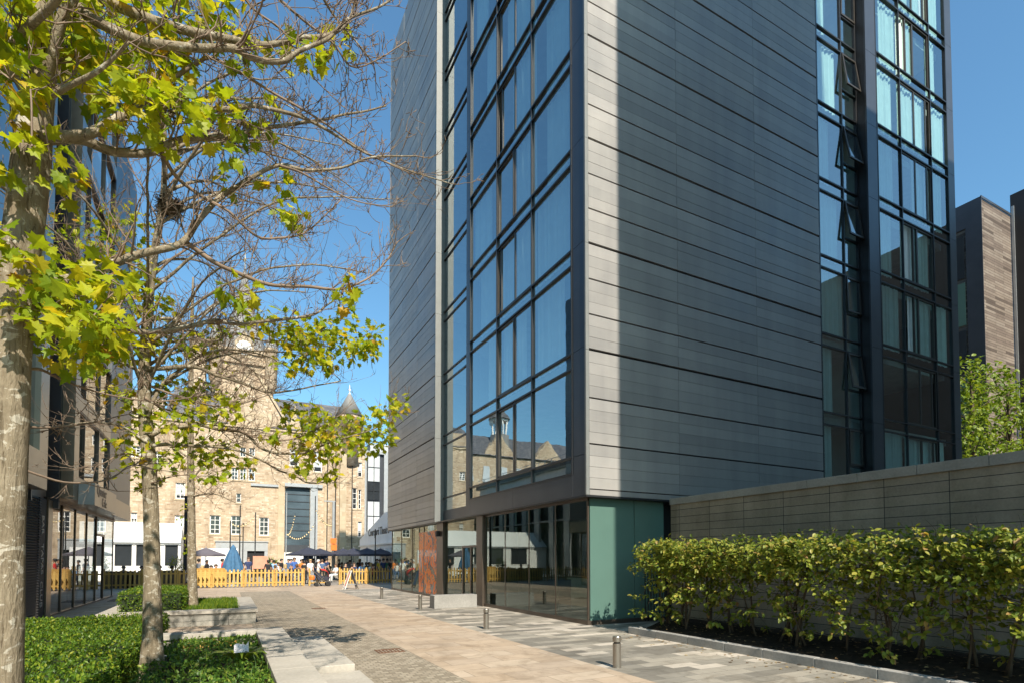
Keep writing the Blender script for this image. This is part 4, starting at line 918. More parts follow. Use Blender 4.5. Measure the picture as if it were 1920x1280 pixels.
def pole(name, px, Y, top, r, mat, label, cat, arm=None):
    x = on_y(px, 1050, Y).x; t = thing(name, (x, Y, 0), label, cat); m = MB(); m.lathe(x, Y, [(r * 1.6, 0), (r * 1.6, .25), (r, .27), (r * .85, top)], 10); m.build('pole', mat, t); return t, x
t, x = pole('lamp_post', 347, 40.5, 5.6, .11, M['rubber'], 'dark slim lamp post beside the third tree trunk', 'lamp')
m = MB(); m.box(x - .12, x + .12, 40.4, 40.6, 5.6, 5.75); m.build('lamp_head', M['rubber'], t)
t, x = pole('lamp_post', 624.5, 47, 6.45, .12, M['lead'], 'tall grey lamp post with an arm to the left in front of the sandstone wall', 'lamp')
m = MB(); m.box(x - .75, x + .12, 46.93, 47.07, 6.45, 6.55); m.build('lamp_head', M['lead'], t)
m = MB(); m.box(x - .25, x + .22, 46.8, 46.86, 3.0, 3.45); m.box(x - .2, x + .25, 46.8, 46.86, 2.45, 2.95); m.build('small_sign', M['orange'], t)
fp = []
for i, (px, Y, top, lab) in enumerate(((431, 46, 4.6, 'slim dark festoon pole behind the closed blue parasol'), (449, 44, 5.6, 'taller slim dark pole right of the closed blue parasol'), (455, 50, 4.7, 'thin dark pole in front of the second shopfront door'), (478, 46, 5.3, 'slim dark pole right of the second shopfront door'),
                                    (536, 52, 7.6, 'pale festoon mast at the left edge of the tall glazed opening'), (590, 50, 7.2, 'slim mast right of the tall glazed opening'), (703.5, 40.5, 3.95, 'slim black festoon pole in front of the theatre marquee'))):
    t, x = pole('festoon_pole', px, Y, top, .045, M['rubber'] if i != 4 else M['lead'], lab, 'pole'); t['group'] = 'festoon poles in the courtyard'; fp.append((x, Y, top))
fest = random.Random(9); cb = MB(); bb = MB()
def swag(a, b, sag, n=14):
    pts = []
    for i in range(n + 1): t = i / n; p = Vector(a).lerp(Vector(b), t); p.z -= sag * 4 * t * (1 - t); pts.append(p)
    cb.tube(pts, .012, 4)
    for p in pts[1:-1]: bb.lathe(p.x, p.y, [(.02, p.z - .14), (.06, p.z - .1), (.055, p.z - .05), (.02, p.z)], 6)
A = fp[4]; B = fp[5]
swag((A[0], A[1], 4.1), (B[0], B[1], 4.9), .9); swag((A[0], A[1], 4.0), (B[0] - 1.0, 56, 6.2), .7); swag((B[0], B[1], 6.2), (on_y(624.5, 1050, 47).x, 47, 4.6), .5)
swag((fp[0][0], fp[0][1], 4.5), (fp[3][0], fp[3][1], 5.1), .5, 10)
fs1 = cb.build('festoon_lights', M['rubber'], None); tag(fs1, 'festoon cable with small warm bulbs strung across the tall glazed opening', 'string lights'); bb.build('light_bulb', M['bulb'], fs1)
for px, Y, z0, z1, w, h, name, mat, lab, cat in ((488, 43.0, 1.05, 1.95, .95, 0, 'menu_board', M['pink_board'], 'salmon coloured menu board standing among the tables', 'board'), (640 - 62, 50.5, .9, 2.0, .8, 0, 'blue_banner', M['blue_sheet'], 'dark blue banner under the leftmost parasol', 'banner'), (604, 51, .7, 2.0, 1.0, 0, 'blue_banner', M['blue_sheet'], 'dark blue banner with pale print right of the gateway', 'banner'), (412, 50, .6, 2.6, 2.6, 0, 'white_hoarding', M['canvas'], 'white hoarding panel in front of the first shopfront door', 'hoarding')):
    x = on_y(px, 1050, Y).x; m = MB(); m.box(x - w / 2, x + w / 2, Y, Y + .05, z0, z1); m.box(x - w / 2, x - w / 2 + .05, Y + .052, Y + .1, 0, z1); m.box(x + w / 2 - .05, x + w / 2, Y + .052, Y + .1, 0, z1); tag(m.build(name, mat), lab, cat)
x = on_y(392, 1080, 38.1).x; m = MB()
for i in range(5): m.box(x - .75, x + .85, 38.0, 38.03, .12 + i * .215, .12 + i * .215 + .2)
m.box(x - .75, x + .85, 38.031, 38.5, .1, 1.12); tag(m.build('timber_planter', M['pine']), 'yellow timber box planter standing behind the sunlit fence', 'planter')

for px, w, h, lab in ((225, 1.3, .98, 'brown timber planter at the left end behind the shaded fence'), (262, 1.5, .92, 'brown timber planter below the tent windows behind the shaded fence'), (322, 1.4, 1.0, 'brown timber planter under the reddish shrub behind the shaded fence')):
    x = on_y(px, 1080, 38.6).x; m = MB()
    for i in range(5): m.box(x - w / 2, x + w / 2, 38.5, 38.53, .06 + i * h / 5, .05 + (i + 1) * h / 5 - .012)
    m.box(x - w / 2, x + w / 2, 38.531, 39.1, .04, h); m.box(x - w / 2 - .04, x + w / 2 + .04, 38.46, 39.14, h + .002, h + .04); tag(m.build('timber_planter', M['bronze_dark']), lab, 'planter')
# ------------------------------------------------------------------ sandwich board, pushchair, drains
ab = thing('sandwich_board', (6.3, 32.2, 0), 'wooden sandwich board standing open on the paving before the fence', 'sign')
def lean(m, s, x0, x1, z0, z1, th, off=0.0):
    # a slanting panel of the A-frame, seen nearly edge-on from the street
    def p(x, z, o): return (6.3 + s * (.36 * (1 - z / 1.08) + o), 32.2 + x, z)
    m.add([p(x0, z0, off), p(x1, z0, off), p(x1, z1, off), p(x0, z1, off), p(x0, z0, off + th), p(x1, z0, off + th), p(x1, z1, off + th), p(x0, z1, off + th)], [(0, 3, 2, 1), (4, 5, 6, 7), (0, 1, 5, 4), (1, 2, 6, 5), (2, 3, 7, 6), (3, 0, 4, 7)])
for s in (-1, 1):
    m = MB(); lean(m, s, -.33, -.27, 0, 1.08, .04); lean(m, s, .27, .33, 0, 1.08, .04); lean(m, s, -.272, .272, .1, .18, .035, .002); lean(m, s, -.272, .272, 1.0, 1.07, .035, .002); m.build('frame', M['white'] if s < 0 else M['bronze'], ab)
    m = MB(); lean(m, s, -.268, .268, .182, .998, .012, .012); m.build('board', M['blue_sheet'] if s > 0 else M['pink_board'], ab)
m = MB(); m.box(6.0, 6.6, 31.95, 31.97, .28, .31); m.build('stay', M['lead'], ab)
pc = thing('pushchair', (5.35, 36.6, 0), 'black pushchair with a bright red hood at the gateway', 'pushchair')
px_, py_ = 5.35, 36.6
m = MB()
for dx, dy, r in ((-.33, -.25, .12), (-.33, .25, .12), (.38, -.25, .15), (.38, .25, .15)):
    m.tube([(px_ + dx, py_ + dy - .025, r), (px_ + dx, py_ + dy + .025, r)], r, 16)
build_each(m, 'wheel', M['rubber'], pc)
m = MB()
for dy in (-.24, .24): m.tube([(px_ + .38, py_ + dy, .15), (px_ - .1, py_ + dy, .55), (px_ - .55, py_ + dy, 1.02)], .018, 6); m.tube([(px_ - .33, py_ + dy, .12), (px_ + .1, py_ + dy, .6)], .018, 6)
m.tube([(px_ - .55, py_ - .24, 1.02), (px_ - .55, py_ + .24, 1.02)], .02, 6); m.build('chassis', M['steel'], pc)
m = MB(); m.prism([(px_ - .25, py_ - .22, .42), (px_ + .40, py_ - .22, .36), (px_ + .50, py_ - .22, .62), (px_ + .1, py_ - .22, .60), (px_ - .3, py_ - .22, .95), (px_ - .38, py_ - .22, .9)], (0, .44, 0)); m.build('seat', M['navy_fabric'], pc, bevel=.02)
m = MB(); vs_ = []; fs_ = []
for i in range(9):
    a = R(95 - i * 16); 
    for j in range(7): b_ = R(-90 + j * 30); vs_.append((px_ - .02 + .44 * math.cos(a), py_ + .30 * math.sin(b_), .70 + (.42 * math.sin(a) if i < 6 else .42 * math.sin(a)) * (.8 + .2 * math.cos(b_))))
for i in range(8):
    for j in range(6): fs_.append((i * 7 + j, i * 7 + j + 1, (i + 1) * 7 + j + 1, (i + 1) * 7 + j))
m.add(vs_, fs_); m.build('hood', M['red'], pc, True)
m = MB(); m.lathe(px_ - .62, py_ - .3, [(.05, .42), (.16, .45), (.18, .62), (.12, .72)], 10); tag(m.build('orange_bag', M['orange']), 'orange shopping bag hanging beside the pushchair', 'bag')
for (x, y, rx, lab) in ((2.84, 20.05, .22, 'small rusty drain cover far up the cobbled path'), (2.70, 10.14, .24, 'rusty drain cover on the cobbled path nearest the camera')):
    m = MB()
    m.box(x - rx, x + rx, y - .2, y - .16, .006, .016); m.box(x - rx, x + rx, y + .16, y + .2, .006, .016); m.box(x - rx, x - rx + .03, y - .159, y + .159, .006, .016); m.box(x + rx - .03, x + rx, y - .159, y + .159, .006, .016)
    for i in range(6): q = x - rx + .06 + i * (2 * rx - .1) / 6; m.box(q, q + .03, y - .159, y + .159, .006, .0145)
    tag(m.build('drain_cover', M['rust']), lab, 'drain')
m = MB(); m.box(GLX + .4, GLX + 1.15, 27.3, 28.6, .005, .018); tag(m.build('door_mat', M['rubber']), 'dark doormat outside the glass shop door on the left', 'mat')

# ------------------------------------------------------------------ people
SKINS = [plain('fair skin', (0.55, 0.34, 0.24), 0.6), plain('tanned skin', (0.42, 0.24, 0.15), 0.6), plain('brown skin', (0.20, 0.105, 0.06), 0.6)]
HAIRS = {'dark': plain('dark hair', (0.02, 0.015, 0.012), 0.6), 'brown': plain('brown hair', (0.10, 0.055, 0.03), 0.6), 'blond': plain('blond hair', (0.45, 0.32, 0.15), 0.6), 'grey': plain('white hair', (0.55, 0.54, 0.52), 0.6)}
CLOTH = {}
for nme, c in dict(white=(.78, .77, .74), navy=(.03, .045, .12), black=(.02, .02, .022), red=(.62, .04, .035), orange=(.75, .22, .04), pink=(.72, .35, .38), grey=(.25, .26, .28), denim=(.08, .14, .26), sky=(.28, .48, .75), yellow=(.80, .52, .04), green=(.06, .18, .09), beige=(.45, .36, .24), maroon=(.2, .03, .045), khaki=(.25, .2, .12), blue=(.06, .14, .42)).items(): CLOTH[nme] = plain(nme + ' cloth', c, .85, 0, .15, 8)
def skeleton(pose):
    # joints: (x, y, z, radius); the figure faces -Y
    if pose == 'sit': pz, fw = .52, .42
    else: pz, fw = .95, 0
    J = {'pelvis': (0, 0, pz, .125), 'waist': (0, .01, pz + .18, .115), 'chest': (0, .0, pz + .38, .135), 'neck': (0, 0, pz + .54, .058), 'chin': (0, -.02, pz + .60, .075), 'head': (0, -.01, pz + .69, .098), 'crown': (0, 0, pz + .76, .075)}
    E_ = [('pelvis', 'waist'), ('waist', 'chest'), ('chest', 'neck'), ('neck', 'chin'), ('chin', 'head'), ('head', 'crown')]
    for s, S in ((-1, 'l'), (1, 'r')):
        if pose == 'sit':
            L = {'hip': (s * .09, -.02, pz, .10), 'knee': (s * .11, -.43, pz + .02, .068), 'calf': (s * .11, -.45, pz - .22, .058), 'ankle': (s * .11, -.43, .09, .04), 'toe': (s * .12, -.58, .045, .036)}
            Aa = {'shoulder': (s * .18, 0, pz + .46, .062), 'elbow': (s * .24, -.08, pz + .20, .044), 'wrist': (s * .16, -.30, pz + .22, .031), 'hand': (s * .13, -.40, pz + .22, .034)}
        elif pose == 'walk':
            L = {'hip': (s * .09, 0, pz - .04, .10), 'knee': (s * .10, -.12 * s - .04, .50, .066), 'calf': (s * .10, -.10 * s + .04, .33, .06), 'ankle': (s * .10, -.24 * s + .04, .09, .04), 'toe': (s * .11, -.24 * s - .1, .045, .036)}
            Aa = {'shoulder': (s * .18, 0, pz + .46, .06), 'elbow': (s * .23, .12 * s, pz + .2, .044), 'wrist': (s * .22, .10 * s - .12, pz - .02, .03), 'hand': (s * .21, .10 * s - .17, pz - .1, .036)}
        elif pose == 'push':
            L = {'hip': (s * .09, 0, pz - .04, .10), 'knee': (s * .10, -.10 * s - .04, .50, .066), 'calf': (s * .10, -.06 * s + .04, .33, .06), 'ankle': (s * .10, -.18 * s + .04, .09, .04), 'toe': (s * .11, -.18 * s - .1, .045, .036)}
            Aa = {'shoulder': (s * .18, 0, pz + .46, .06), 'elbow': (s * .24, -.10, pz + .2, .044), 'wrist': (s * .2, -.36, pz + .1, .03), 'hand': (s * .18, -.44, pz + .09, .036)}
        else:
            b = .0 if pose == 'stand' else (1.0 if s > 0 else .2)
            L = {'hip': (s * .09, 0, pz - .04, .10), 'knee': (s * .105, -.02, .50, .066), 'calf': (s * .11, .03, .33, .06), 'ankle': (s * .11, .02, .09, .04), 'toe': (s * .13, -.13, .045, .036)}
            Aa = {'shoulder': (s * .18, 0, pz + .46, .062), 'elbow': (s * .25, .03, pz + .18, .044), 'wrist': (s * (.25 - .08 * b), -.06 - .22 * b, pz - .06 + .24 * b, .03), 'hand': (s * (.25 - .1 * b), -.09 - .26 * b, pz - .15 + .38 * b, .036)}
        for d_ in (L, Aa):
            for k, v in d_.items(): J[k + S] = v
        E_ += [('pelvis', 'hip' + S), ('hip' + S, 'knee' + S), ('knee' + S, 'calf' + S), ('calf' + S, 'ankle' + S), ('ankle' + S, 'toe' + S), ('chest', 'shoulder' + S), ('shoulder' + S, 'elbow' + S), ('elbow' + S, 'wrist' + S), ('wrist' + S, 'hand' + S)]
    return J, E_
BODY = {}
def body(pose):
    if pose in BODY: return BODY[pose]
    J, E_ = skeleton(pose); names = list(J); idx = {n: i for i, n in enumerate(names)}
    me = bpy.data.meshes.new('body'); me.from_pydata([J[n][:3] for n in names], [(idx[a], idx[b]) for a, b in E_], [])
    ob = bpy.data.objects.new('body_tmp', me); COL.objects.link(ob); sk = ob.modifiers.new('Skin', 'SKIN')
    for i, n in enumerate(names):
        v = me.skin_vertices[0].data[i]; r = J[n][3]; wide = 1.28 if n in ('pelvis', 'waist', 'chest') else 1.0
        v.radius = (r * wide, r * (.82 if wide > 1 else 1)); v.use_root = n == 'pelvis'
    ss = ob.modifiers.new('Sub', 'SUBSURF'); ss.levels = 1; ss.render_levels = 1
    dg = bpy.context.evaluated_depsgraph_get(); out = bpy.data.meshes.new_from_object(ob.evaluated_get(dg)); bpy.data.objects.remove(ob)
    reg = []
    segs = [(Vector(J[a][:3]), Vector(J[b][:3]), a, b) for a, b in E_]
    for p in out.polygons:
        c = p.center; best = None
        for a, b, na, nb in segs:
            ab = b - a; t = max(0, min(1, (c - a).dot(ab) / max(1e-9, ab.dot(ab)))); d_ = (c - a - ab * t).length
            if best is None or d_ < best[0]: best = (d_, na, nb, t)
        _, na, nb, t = best
        if nb in ('chin', 'head', 'crown') or (nb == 'neck' and t > .75): k = 0
        elif nb[:-1] in ('wrist', 'hand'): k = 0
        elif nb[:-1] == 'elbow': k = 1 if t < .75 else 0
        elif nb[:-1] in ('knee', 'calf', 'ankle', 'hip'): k = 2
        elif nb[:-1] == 'toe': k = 3
        elif nb == 'waist': k = 1 if t > .25 else 2
        else: k = 1
        reg.append(k)
    BODY[pose] = (out, reg, J); return BODY[pose]
def person(px, Y, pose, rot, shirt, legs, hair, label, scale=1.0, skin=0, x=None, long_hair=False, z=0.0):
    me0, reg, J = body(pose); me = me0.copy(); me.materials.clear()
    for m_ in (SKINS[skin], CLOTH[shirt], CLOTH[legs], M['rubber']): me.materials.append(m_)
    me.polygons.foreach_set('material_index', reg); me.polygons.foreach_set('use_smooth', [True] * len(me.polygons))
    o = bpy.data.objects.new('person', me); COL.objects.link(o); o.location = (on_y(px, 1050, Y).x if x is None else x, Y, z); o.rotation_euler = (0, 0, R(rot)); o.scale = (scale,) * 3
    tag(o, label, 'person', 'people in the courtyard')
    hx, hy, hz, hr = J['head']; v = []; f = []; n = 12
    prof = [(.112, -.05 if not long_hair else -.17), (.116, .02), (.108, .07), (.075, .115), (.02, .13)]
    for r, z_ in prof:
        for k in range(n):
            a = 2 * math.pi * k / n; yy = math.sin(a); zc = z_ if yy > -.35 else max(z_, .035)
            v.append((hx + r * math.cos(a) * .92, hy + .012 + r * yy * 1.04, hz + zc))
    for i in range(len(prof) - 1):
        for k in range(n): f.append((i * n + k, i * n + (k + 1) % n, (i + 1) * n + (k + 1) % n, (i + 1) * n + k))
    f.append(tuple(range((len(prof) - 1) * n, len(prof) * n)))
    hm = bpy.data.meshes.new('hair'); hm.from_pydata(v, [], f); hm.materials.append(HAIRS[hair]); hm.polygons.foreach_set('use_smooth', [True] * len(f)); h = bpy.data.objects.new('hair', hm); COL.objects.link(h); h.parent = o
    nm = bpy.data.meshes.new('nose'); nm.from_pydata([(hx - .016, hy - .092, hz - .03), (hx + .016, hy - .092, hz - .03), (hx, hy - .09, hz + .015), (hx, hy - .122, hz - .025)], [], [(0, 1, 3), (1, 2, 3), (2, 0, 3)]); nm.materials.append(SKINS[skin]); q = bpy.data.objects.new('nose', nm); COL.objects.link(q); q.parent = o
    return o
PEOPLE = [
    (597, 37.0, 'push', 90, 'white', 'beige', 'grey', 'person with white hair in a white top pushing the black pushchair', .97, 0),
    (582, 40.0, 'walk', 10, 'white', 'grey', 'blond', 'person in a white top walking toward the gateway left of the pushchair', .98, 0),
    (571, 40.2, 'stand', 150, 'black', 'black', 'dark', 'person in all black standing at the end of the long fence', .93, 0),
    (552, 42, 'hold', 20, 'blue', 'navy', 'brown', 'person in a bright blue shirt standing under the leftmost parasol', 1.05, 1),
    (541, 44, 'stand', -40, 'denim', 'black', 'dark', 'person in a denim jacket standing beside the pale mast', 1.0, 1),
    (528, 43, 'stand', 60, 'black', 'black', 'dark', 'person in a black coat left of the denim jacket', 1.0, 0),
    (516, 41, 'sit', 160, 'navy', 'denim', 'brown', 'person in a navy top sitting just behind the sunlit fence', 1.0, 0),
    (503, 41.5, 'stand', 170, 'black', 'navy', 'dark', 'person in black standing with back turned right of the menu board', .96, 2),
    (514, 45, 'stand', 200, 'sky', 'navy', 'dark', 'person in a pale blue striped top near the planter greenery', .95, 1),
    (560, 45, 'sit', 30, 'pink', 'beige', 'blond', 'person in a pink top sitting beneath the leftmost parasol', 1.0, 0),
    (568, 47, 'stand', 0, 'beige', 'khaki', 'brown', 'person in a beige top standing behind the gateway crowd', 1.0, 0),
    (588, 46, 'stand', 200, 'white', 'denim', 'dark', 'person in a white shirt and jeans standing behind the pushchair', 1.02, 1),
    (612, 45, 'stand', 120, 'navy', 'black', 'dark', 'person in a navy jacket standing left of the tall lamp post', 1.04, 0),
    (630, 42.5, 'sit', -60, 'white', 'white', 'brown', 'person in white clothes sitting right of the tall lamp post', 1.05, 1),
    (641, 46, 'sit', 60, 'maroon', 'black', 'dark', 'person in a maroon top sitting behind the short fence', 1.1, 1),
    (648, 43, 'sit', 20, 'black', 'denim', 'dark', 'person in a black top sitting behind the left end of the short fence', 1.1, 0),
    (656, 45, 'stand', 140, 'grey', 'black', 'dark', 'person in a grey top standing beneath the turret parasol', .95, 0),
    (664, 43, 'sit', -30, 'navy', 'navy', 'brown', 'person in navy sitting under the turret parasol', 1.1, 0),
    (671, 45, 'sit', 40, 'red', 'denim', 'dark', 'person in a red top sitting left of the theatre marquee corner', 1.1, 1),
    (679, 42.5, 'sit', 170, 'sky', 'denim', 'brown', 'person in a pale blue shirt sitting behind the middle of the short fence', 1.12, 0),
    (687, 44, 'sit', 0, 'black', 'black', 'dark', 'person in dark clothes sitting under the marquee corner parasol', 1.12, 2),
    (696, 42.5, 'sit', 200, 'white', 'grey', 'blond', 'person with blond hair in white sitting left of the black festoon pole', 1.1, 0),
    (712, 42, 'stand', 190, 'yellow', 'navy', 'brown', 'person in a yellow jacket standing right of the black festoon pole', .98, 0),
    (719, 41.6, 'stand', 180, 'navy', 'navy', 'dark', 'person in a navy jacket standing next to the yellow jacket', 1.02, 0),
    (726, 41.6, 'stand', 170, 'green', 'black', 'dark', 'person in a dark green jacket second from the tower corner', 1.02, 1),
    (733, 41.4, 'stand', 190, 'black', 'denim', 'brown', 'person in a black jacket nearest the tower corner', 1.02, 0),
    (466, 43, 'stand', 0, 'navy', 'grey', 'brown', 'person in a navy polo shirt standing in front of the second shopfront door', 1.06, 0),
    (456, 45, 'sit', 60, 'maroon', 'black', 'dark', 'person in maroon sitting right of the closed blue parasol', 1.1, 0),
    (417, 41.5, 'stand', 90, 'red', 'maroon', 'dark', 'person in a red shirt and cap standing left of the closed blue parasol', 1.0, 1),
    (405, 40.8, 'sit', 30, 'pink', 'white', 'brown', 'person in a pink and white top sitting left of the red shirt', 1.05, 0),
    (396, 41.2, 'sit', -20, 'orange', 'denim', 'dark', 'person in an orange top sitting under the grey parasol', 1.0, 0),
    (388, 42.5, 'hold', 60, 'black', 'black', 'dark', 'person in black leaning over under the grey parasol', .95, 2),
    (373, 42, 'stand', 120, 'grey', 'navy', 'dark', 'person in grey standing right of the third tree trunk', 1.0, 0),
    (323, 39.5, 'sit', 90, 'maroon', 'denim', 'dark', 'person in maroon sitting behind the shaded fence near the shrub', 1.0, 1),
    (266, 39.2, 'sit', 30, 'navy', 'black', 'dark', 'person in navy sitting behind the shaded fence below the tent windows', 1.0, 0),
    (509, 46.5, 'walk', 40, 'green', 'denim', 'brown', 'person in a dark green top walking behind the menu board', 1.0, 0),
    (522, 47, 'sit', 10, 'white', 'denim', 'dark', 'person in white sitting behind the black coat', 1.12, 1),
    (535, 41, 'sit', 200, 'grey', 'black', 'blond', 'person with blond hair in grey sitting close behind the long fence', 1.05, 0),
    (546, 48, 'stand', -20, 'red', 'black', 'dark', 'person in a red top far back beside the pale mast', 1.0, 0),
    (557, 41, 'sit', 150, 'black', 'grey', 'brown', 'person in black sitting near the right end of the long fence', 1.05, 2),
    (565, 43.5, 'stand', 30, 'orange', 'denim', 'dark', 'person in an orange top standing under the second navy parasol', .98, 1),
    (576, 48, 'stand', -60, 'navy', 'beige', 'brown', 'person in a navy top and beige trousers behind the gateway', 1.0, 0),
    (594, 49, 'walk', 0, 'pink', 'denim', 'dark', 'person in a pink top walking far behind the pushchair', .96, 0),
    (604, 42.5, 'stand', 160, 'denim', 'black', 'brown', 'person in denim standing just behind the red hood', .98, 0),
    (617, 48, 'sit', 0, 'beige', 'navy', 'grey', 'person with white hair in beige sitting near the tall lamp post', 1.1, 0),
    (636, 49, 'stand', 90, 'black', 'black', 'dark', 'person in black standing far behind the lamp post', 1.0, 1),
    (652, 47.5, 'sit', -40, 'orange', 'black', 'brown', 'person in an orange top sitting far back under the turret parasol', 1.12, 0),
    (660, 41, 'sit', 180, 'black', 'black', 'dark', 'person in black with back turned sitting close behind the short fence', 1.05, 1),
    (675, 46.5, 'stand', 60, 'denim', 'navy', 'blond', 'person with blond hair in denim under the marquee corner parasol', 1.0, 0),
    (692, 46, 'sit', 30, 'blue', 'navy', 'dark', 'person in bright blue sitting behind the festoon pole', 1.12, 1),
    (700, 41.2, 'sit', 150, 'maroon', 'black', 'brown', 'person in maroon sitting close behind the right half of the short fence', 1.05, 0),
    (707, 45, 'stand', -10, 'grey', 'denim', 'dark', 'person in a grey top standing behind the yellow jacket', 1.0, 0),
    (741, 42, 'stand', 150, 'khaki', 'navy', 'dark', 'person in a khaki jacket at the tower corner', 1.0, 0),
    (446, 47, 'stand', 0, 'grey', 'black', 'dark', 'person in grey standing in the gap between the two shopfront doors', .98, 1),
    (380, 40.4, 'sit', 120, 'sky', 'denim', 'blond', 'person with blond hair in pale blue behind the timber planter', 1.0, 0),
    (425, 44, 'stand', 40, 'black', 'khaki', 'brown', 'person in black and khaki behind the closed blue parasol', 1.0, 0),
    (300, 40.5, 'sit', -30, 'red', 'black', 'dark', 'person in red sitting behind the shaded fence', 1.0, 1),
    (232, 39.6, 'sit', 20, 'black', 'denim', 'brown', 'person in black at the left end of the shaded fence', 1.0, 0),
]
for p in PEOPLE: person(*p[:8], scale=p[8], skin=p[9], long_hair=p[6] == 'blond')
def picnic(x, y, lab):
    t = thing('picnic_table', (x, y, 0), lab, 'table', 'picnic tables behind the fence'); m = MB()
    for i in range(5): m.box(x - .9, x + .9, y - .36 + i * .145, y - .36 + i * .145 + .13, .72, .76)
    m.build('table_top', M['bronze_dark'], t)
    for s in (-1, 1):
        m = MB()
        for i in range(2): m.box(x - .9, x + .9, y + s * .72 - .13 + i * .135, y + s * .72 - .005 + i * .135, .43, .47)
        m.build('bench_seat', M['bronze_dark'], t)
    m = MB()
    for dx in (-.7, .7): m.box(x + dx - .04, x + dx + .04, y - .72, y + .72, .38, .43); m.box(x + dx - .04, x + dx + .04, y - .3, y + .3, .66, .719); m.box(x + dx - .039, x + dx + .039, y - .06, y + .06, 0, .66)
    m.build('frame', M['bronze_dark'], t)
for px, Y, lab in ((400, 41.9, 'dark picnic table under the grey parasol'), (455, 43.8, 'dark picnic table right of the closed blue parasol'), (516, 42.2, 'dark picnic table behind the middle of the long fence'), (656, 44, 'dark picnic table behind the left half of the short fence'), (684, 43.4, 'dark picnic table behind the right half of the short fence')): picnic(on_y(px, 1060, Y).x, Y, lab)

# ------------------------------------------------------------------ stone planters on the left
bed = thing('planting_bed', (0.7, 8, 0), 'long low stone bed wall with a flat granite seat top beside the cobbled path', 'planter')
m = MB()
for y in range(0, 9): m.box(.48, .95, 2.0 + y * 1.0, 2.994 + y * 1.0, .33, .42)
m.box(-1.02, .945, 11.0, 11.36, .33, .42); m.build('coping', M['concrete'], bed, bevel=.008)
m = MB(); m.box(.52, .93, 2, 10.99, 0, .328); m.box(-1.0, .93, 11.04, 11.32, 0, .328); m.build('bed_wall', M['wall_low'], bed)
m = MB(); m.box(-.95, .519, 2, 11.039, .0, .17); tag(m.build('bed_soil', M['soil']), kind='structure')
m = MB(); m.box(-.7, .2, 10.99, 11.035, .17, .26); tag(m.build('timber_edging', M['pine']), 'short yellow timber edging board against the back of the planted bed', 'edging')
st = MB(); st.box(.96, 1.72, 8.40, 11.8, 0.008, .15); tag(st.build('stone_step', M['concrete'], None, bevel=.01), 'low pale stone step beside the planted bed, under leaf shadows', 'step')
st = MB(); st.box(.96, 1.78, 5.0, 8.385, 0.008, .05); tag(st.build('stone_step', M['concrete'], None, bevel=.006), 'flat pale stone step lying lowest at the near end of the planted bed', 'step')
pl2 = thing('stone_planter', (-.9, 18.5, 0), 'raised stone planter with a wide seat coping round a small lawn and clipped hedge', 'planter')
m = MB(); m.box(-2.75, .75, 16.1, 16.52, .31, .40); m.box(.28, .75, 16.525, 20.995, .31, .40); m.box(-2.75, .75, 21.0, 21.4, .31, .40); m.box(-2.75, -2.4, 16.525, 20.995, .31, .40); m.build('coping', M['concrete'], pl2, bevel=.008)
m = MB(); m.box(-2.7, .70, 16.14, 16.5, 0, .308); m.box(.32, .70, 16.51, 21.35, 0, .308); m.box(-2.7, .31, 21.02, 21.35, 0, .308); m.box(-2.7, -2.42, 16.51, 21.01, 0, .308); m.build('planter_wall', M['wall_low'], pl2)
m = MB(); m.box(-2.41, .31, 16.51, 21.01, 0, .33); tag(m.build('planter_soil', M['soil']), kind='structure')

# ------------------------------------------------------------------ leaf builders
def rand_unit(rn):
    while True:
        v = Vector((rn.uniform(-1, 1), rn.uniform(-1, 1), rn.uniform(-1, 1)))
        if .05 < v.length < 1: return v.normalized()
LOBED = [(0, .0), (.10, .16), (.30, .12), (.26, .30), (.50, .42), (.30, .52), (.34, .72), (.16, .70), (0, 1.0), (-.16, .70), (-.34, .72), (-.30, .52), (-.50, .42), (-.26, .30), (-.30, .12), (-.10, .16)]
OVAL = [(0, 0), (.26, .25), (.30, .52), (.16, .82), (0, 1.0), (-.16, .82), (-.30, .52), (-.26, .25)]
def leaf(mb, p, d, nrm, size, shape, fold=.25, droop=.2):
    d = d.normalized(); s = d.cross(nrm)
    if s.length < .05: s = d.cross(Vector((.3, .5, .8)))
    s.normalize(); n = s.cross(d); vs = []; c = p + d * size * .42 - n * size * .02
    for x, y in shape: vs.append(p + s * x * size + d * y * size + n * size * (abs(x) * fold - droop * y * y))
    k = len(vs); mb.add(vs + [c], [(i, (i + 1) % k, k) for i in range(k)])
def diamond(mb, p, d, nrm, L, w):
    d = d.normalized(); s = d.cross(nrm)
    if s.length < .05: s = d.cross(Vector((.3, .5, .8)))
    s.normalize(); n = s.cross(d); mb.add([p, p + d * L * .5 + s * w * .5 + n * L * .08, p + d * L, p + d * L * .5 - s * w * .5 + n * L * .08], [(0, 1, 2, 3)])
def cat(pts, n):
    """smooth a polyline"""
    P = [pts[0] * 2 - pts[1]] + list(pts) + [pts[-1] * 2 - pts[-2]]; out = []
    for i in range(1, len(P) - 2):
        for j in range(n):
            t = j / n; a, b, c, d_ = P[i - 1], P[i], P[i + 1], P[i + 2]
            out.append(.5 * ((2 * b) + (c - a) * t + (2 * a - 5 * b + 4 * c - d_) * t * t + (3 * b - a - 3 * c + d_) * t ** 3))
    out.append(P[-2]); return out

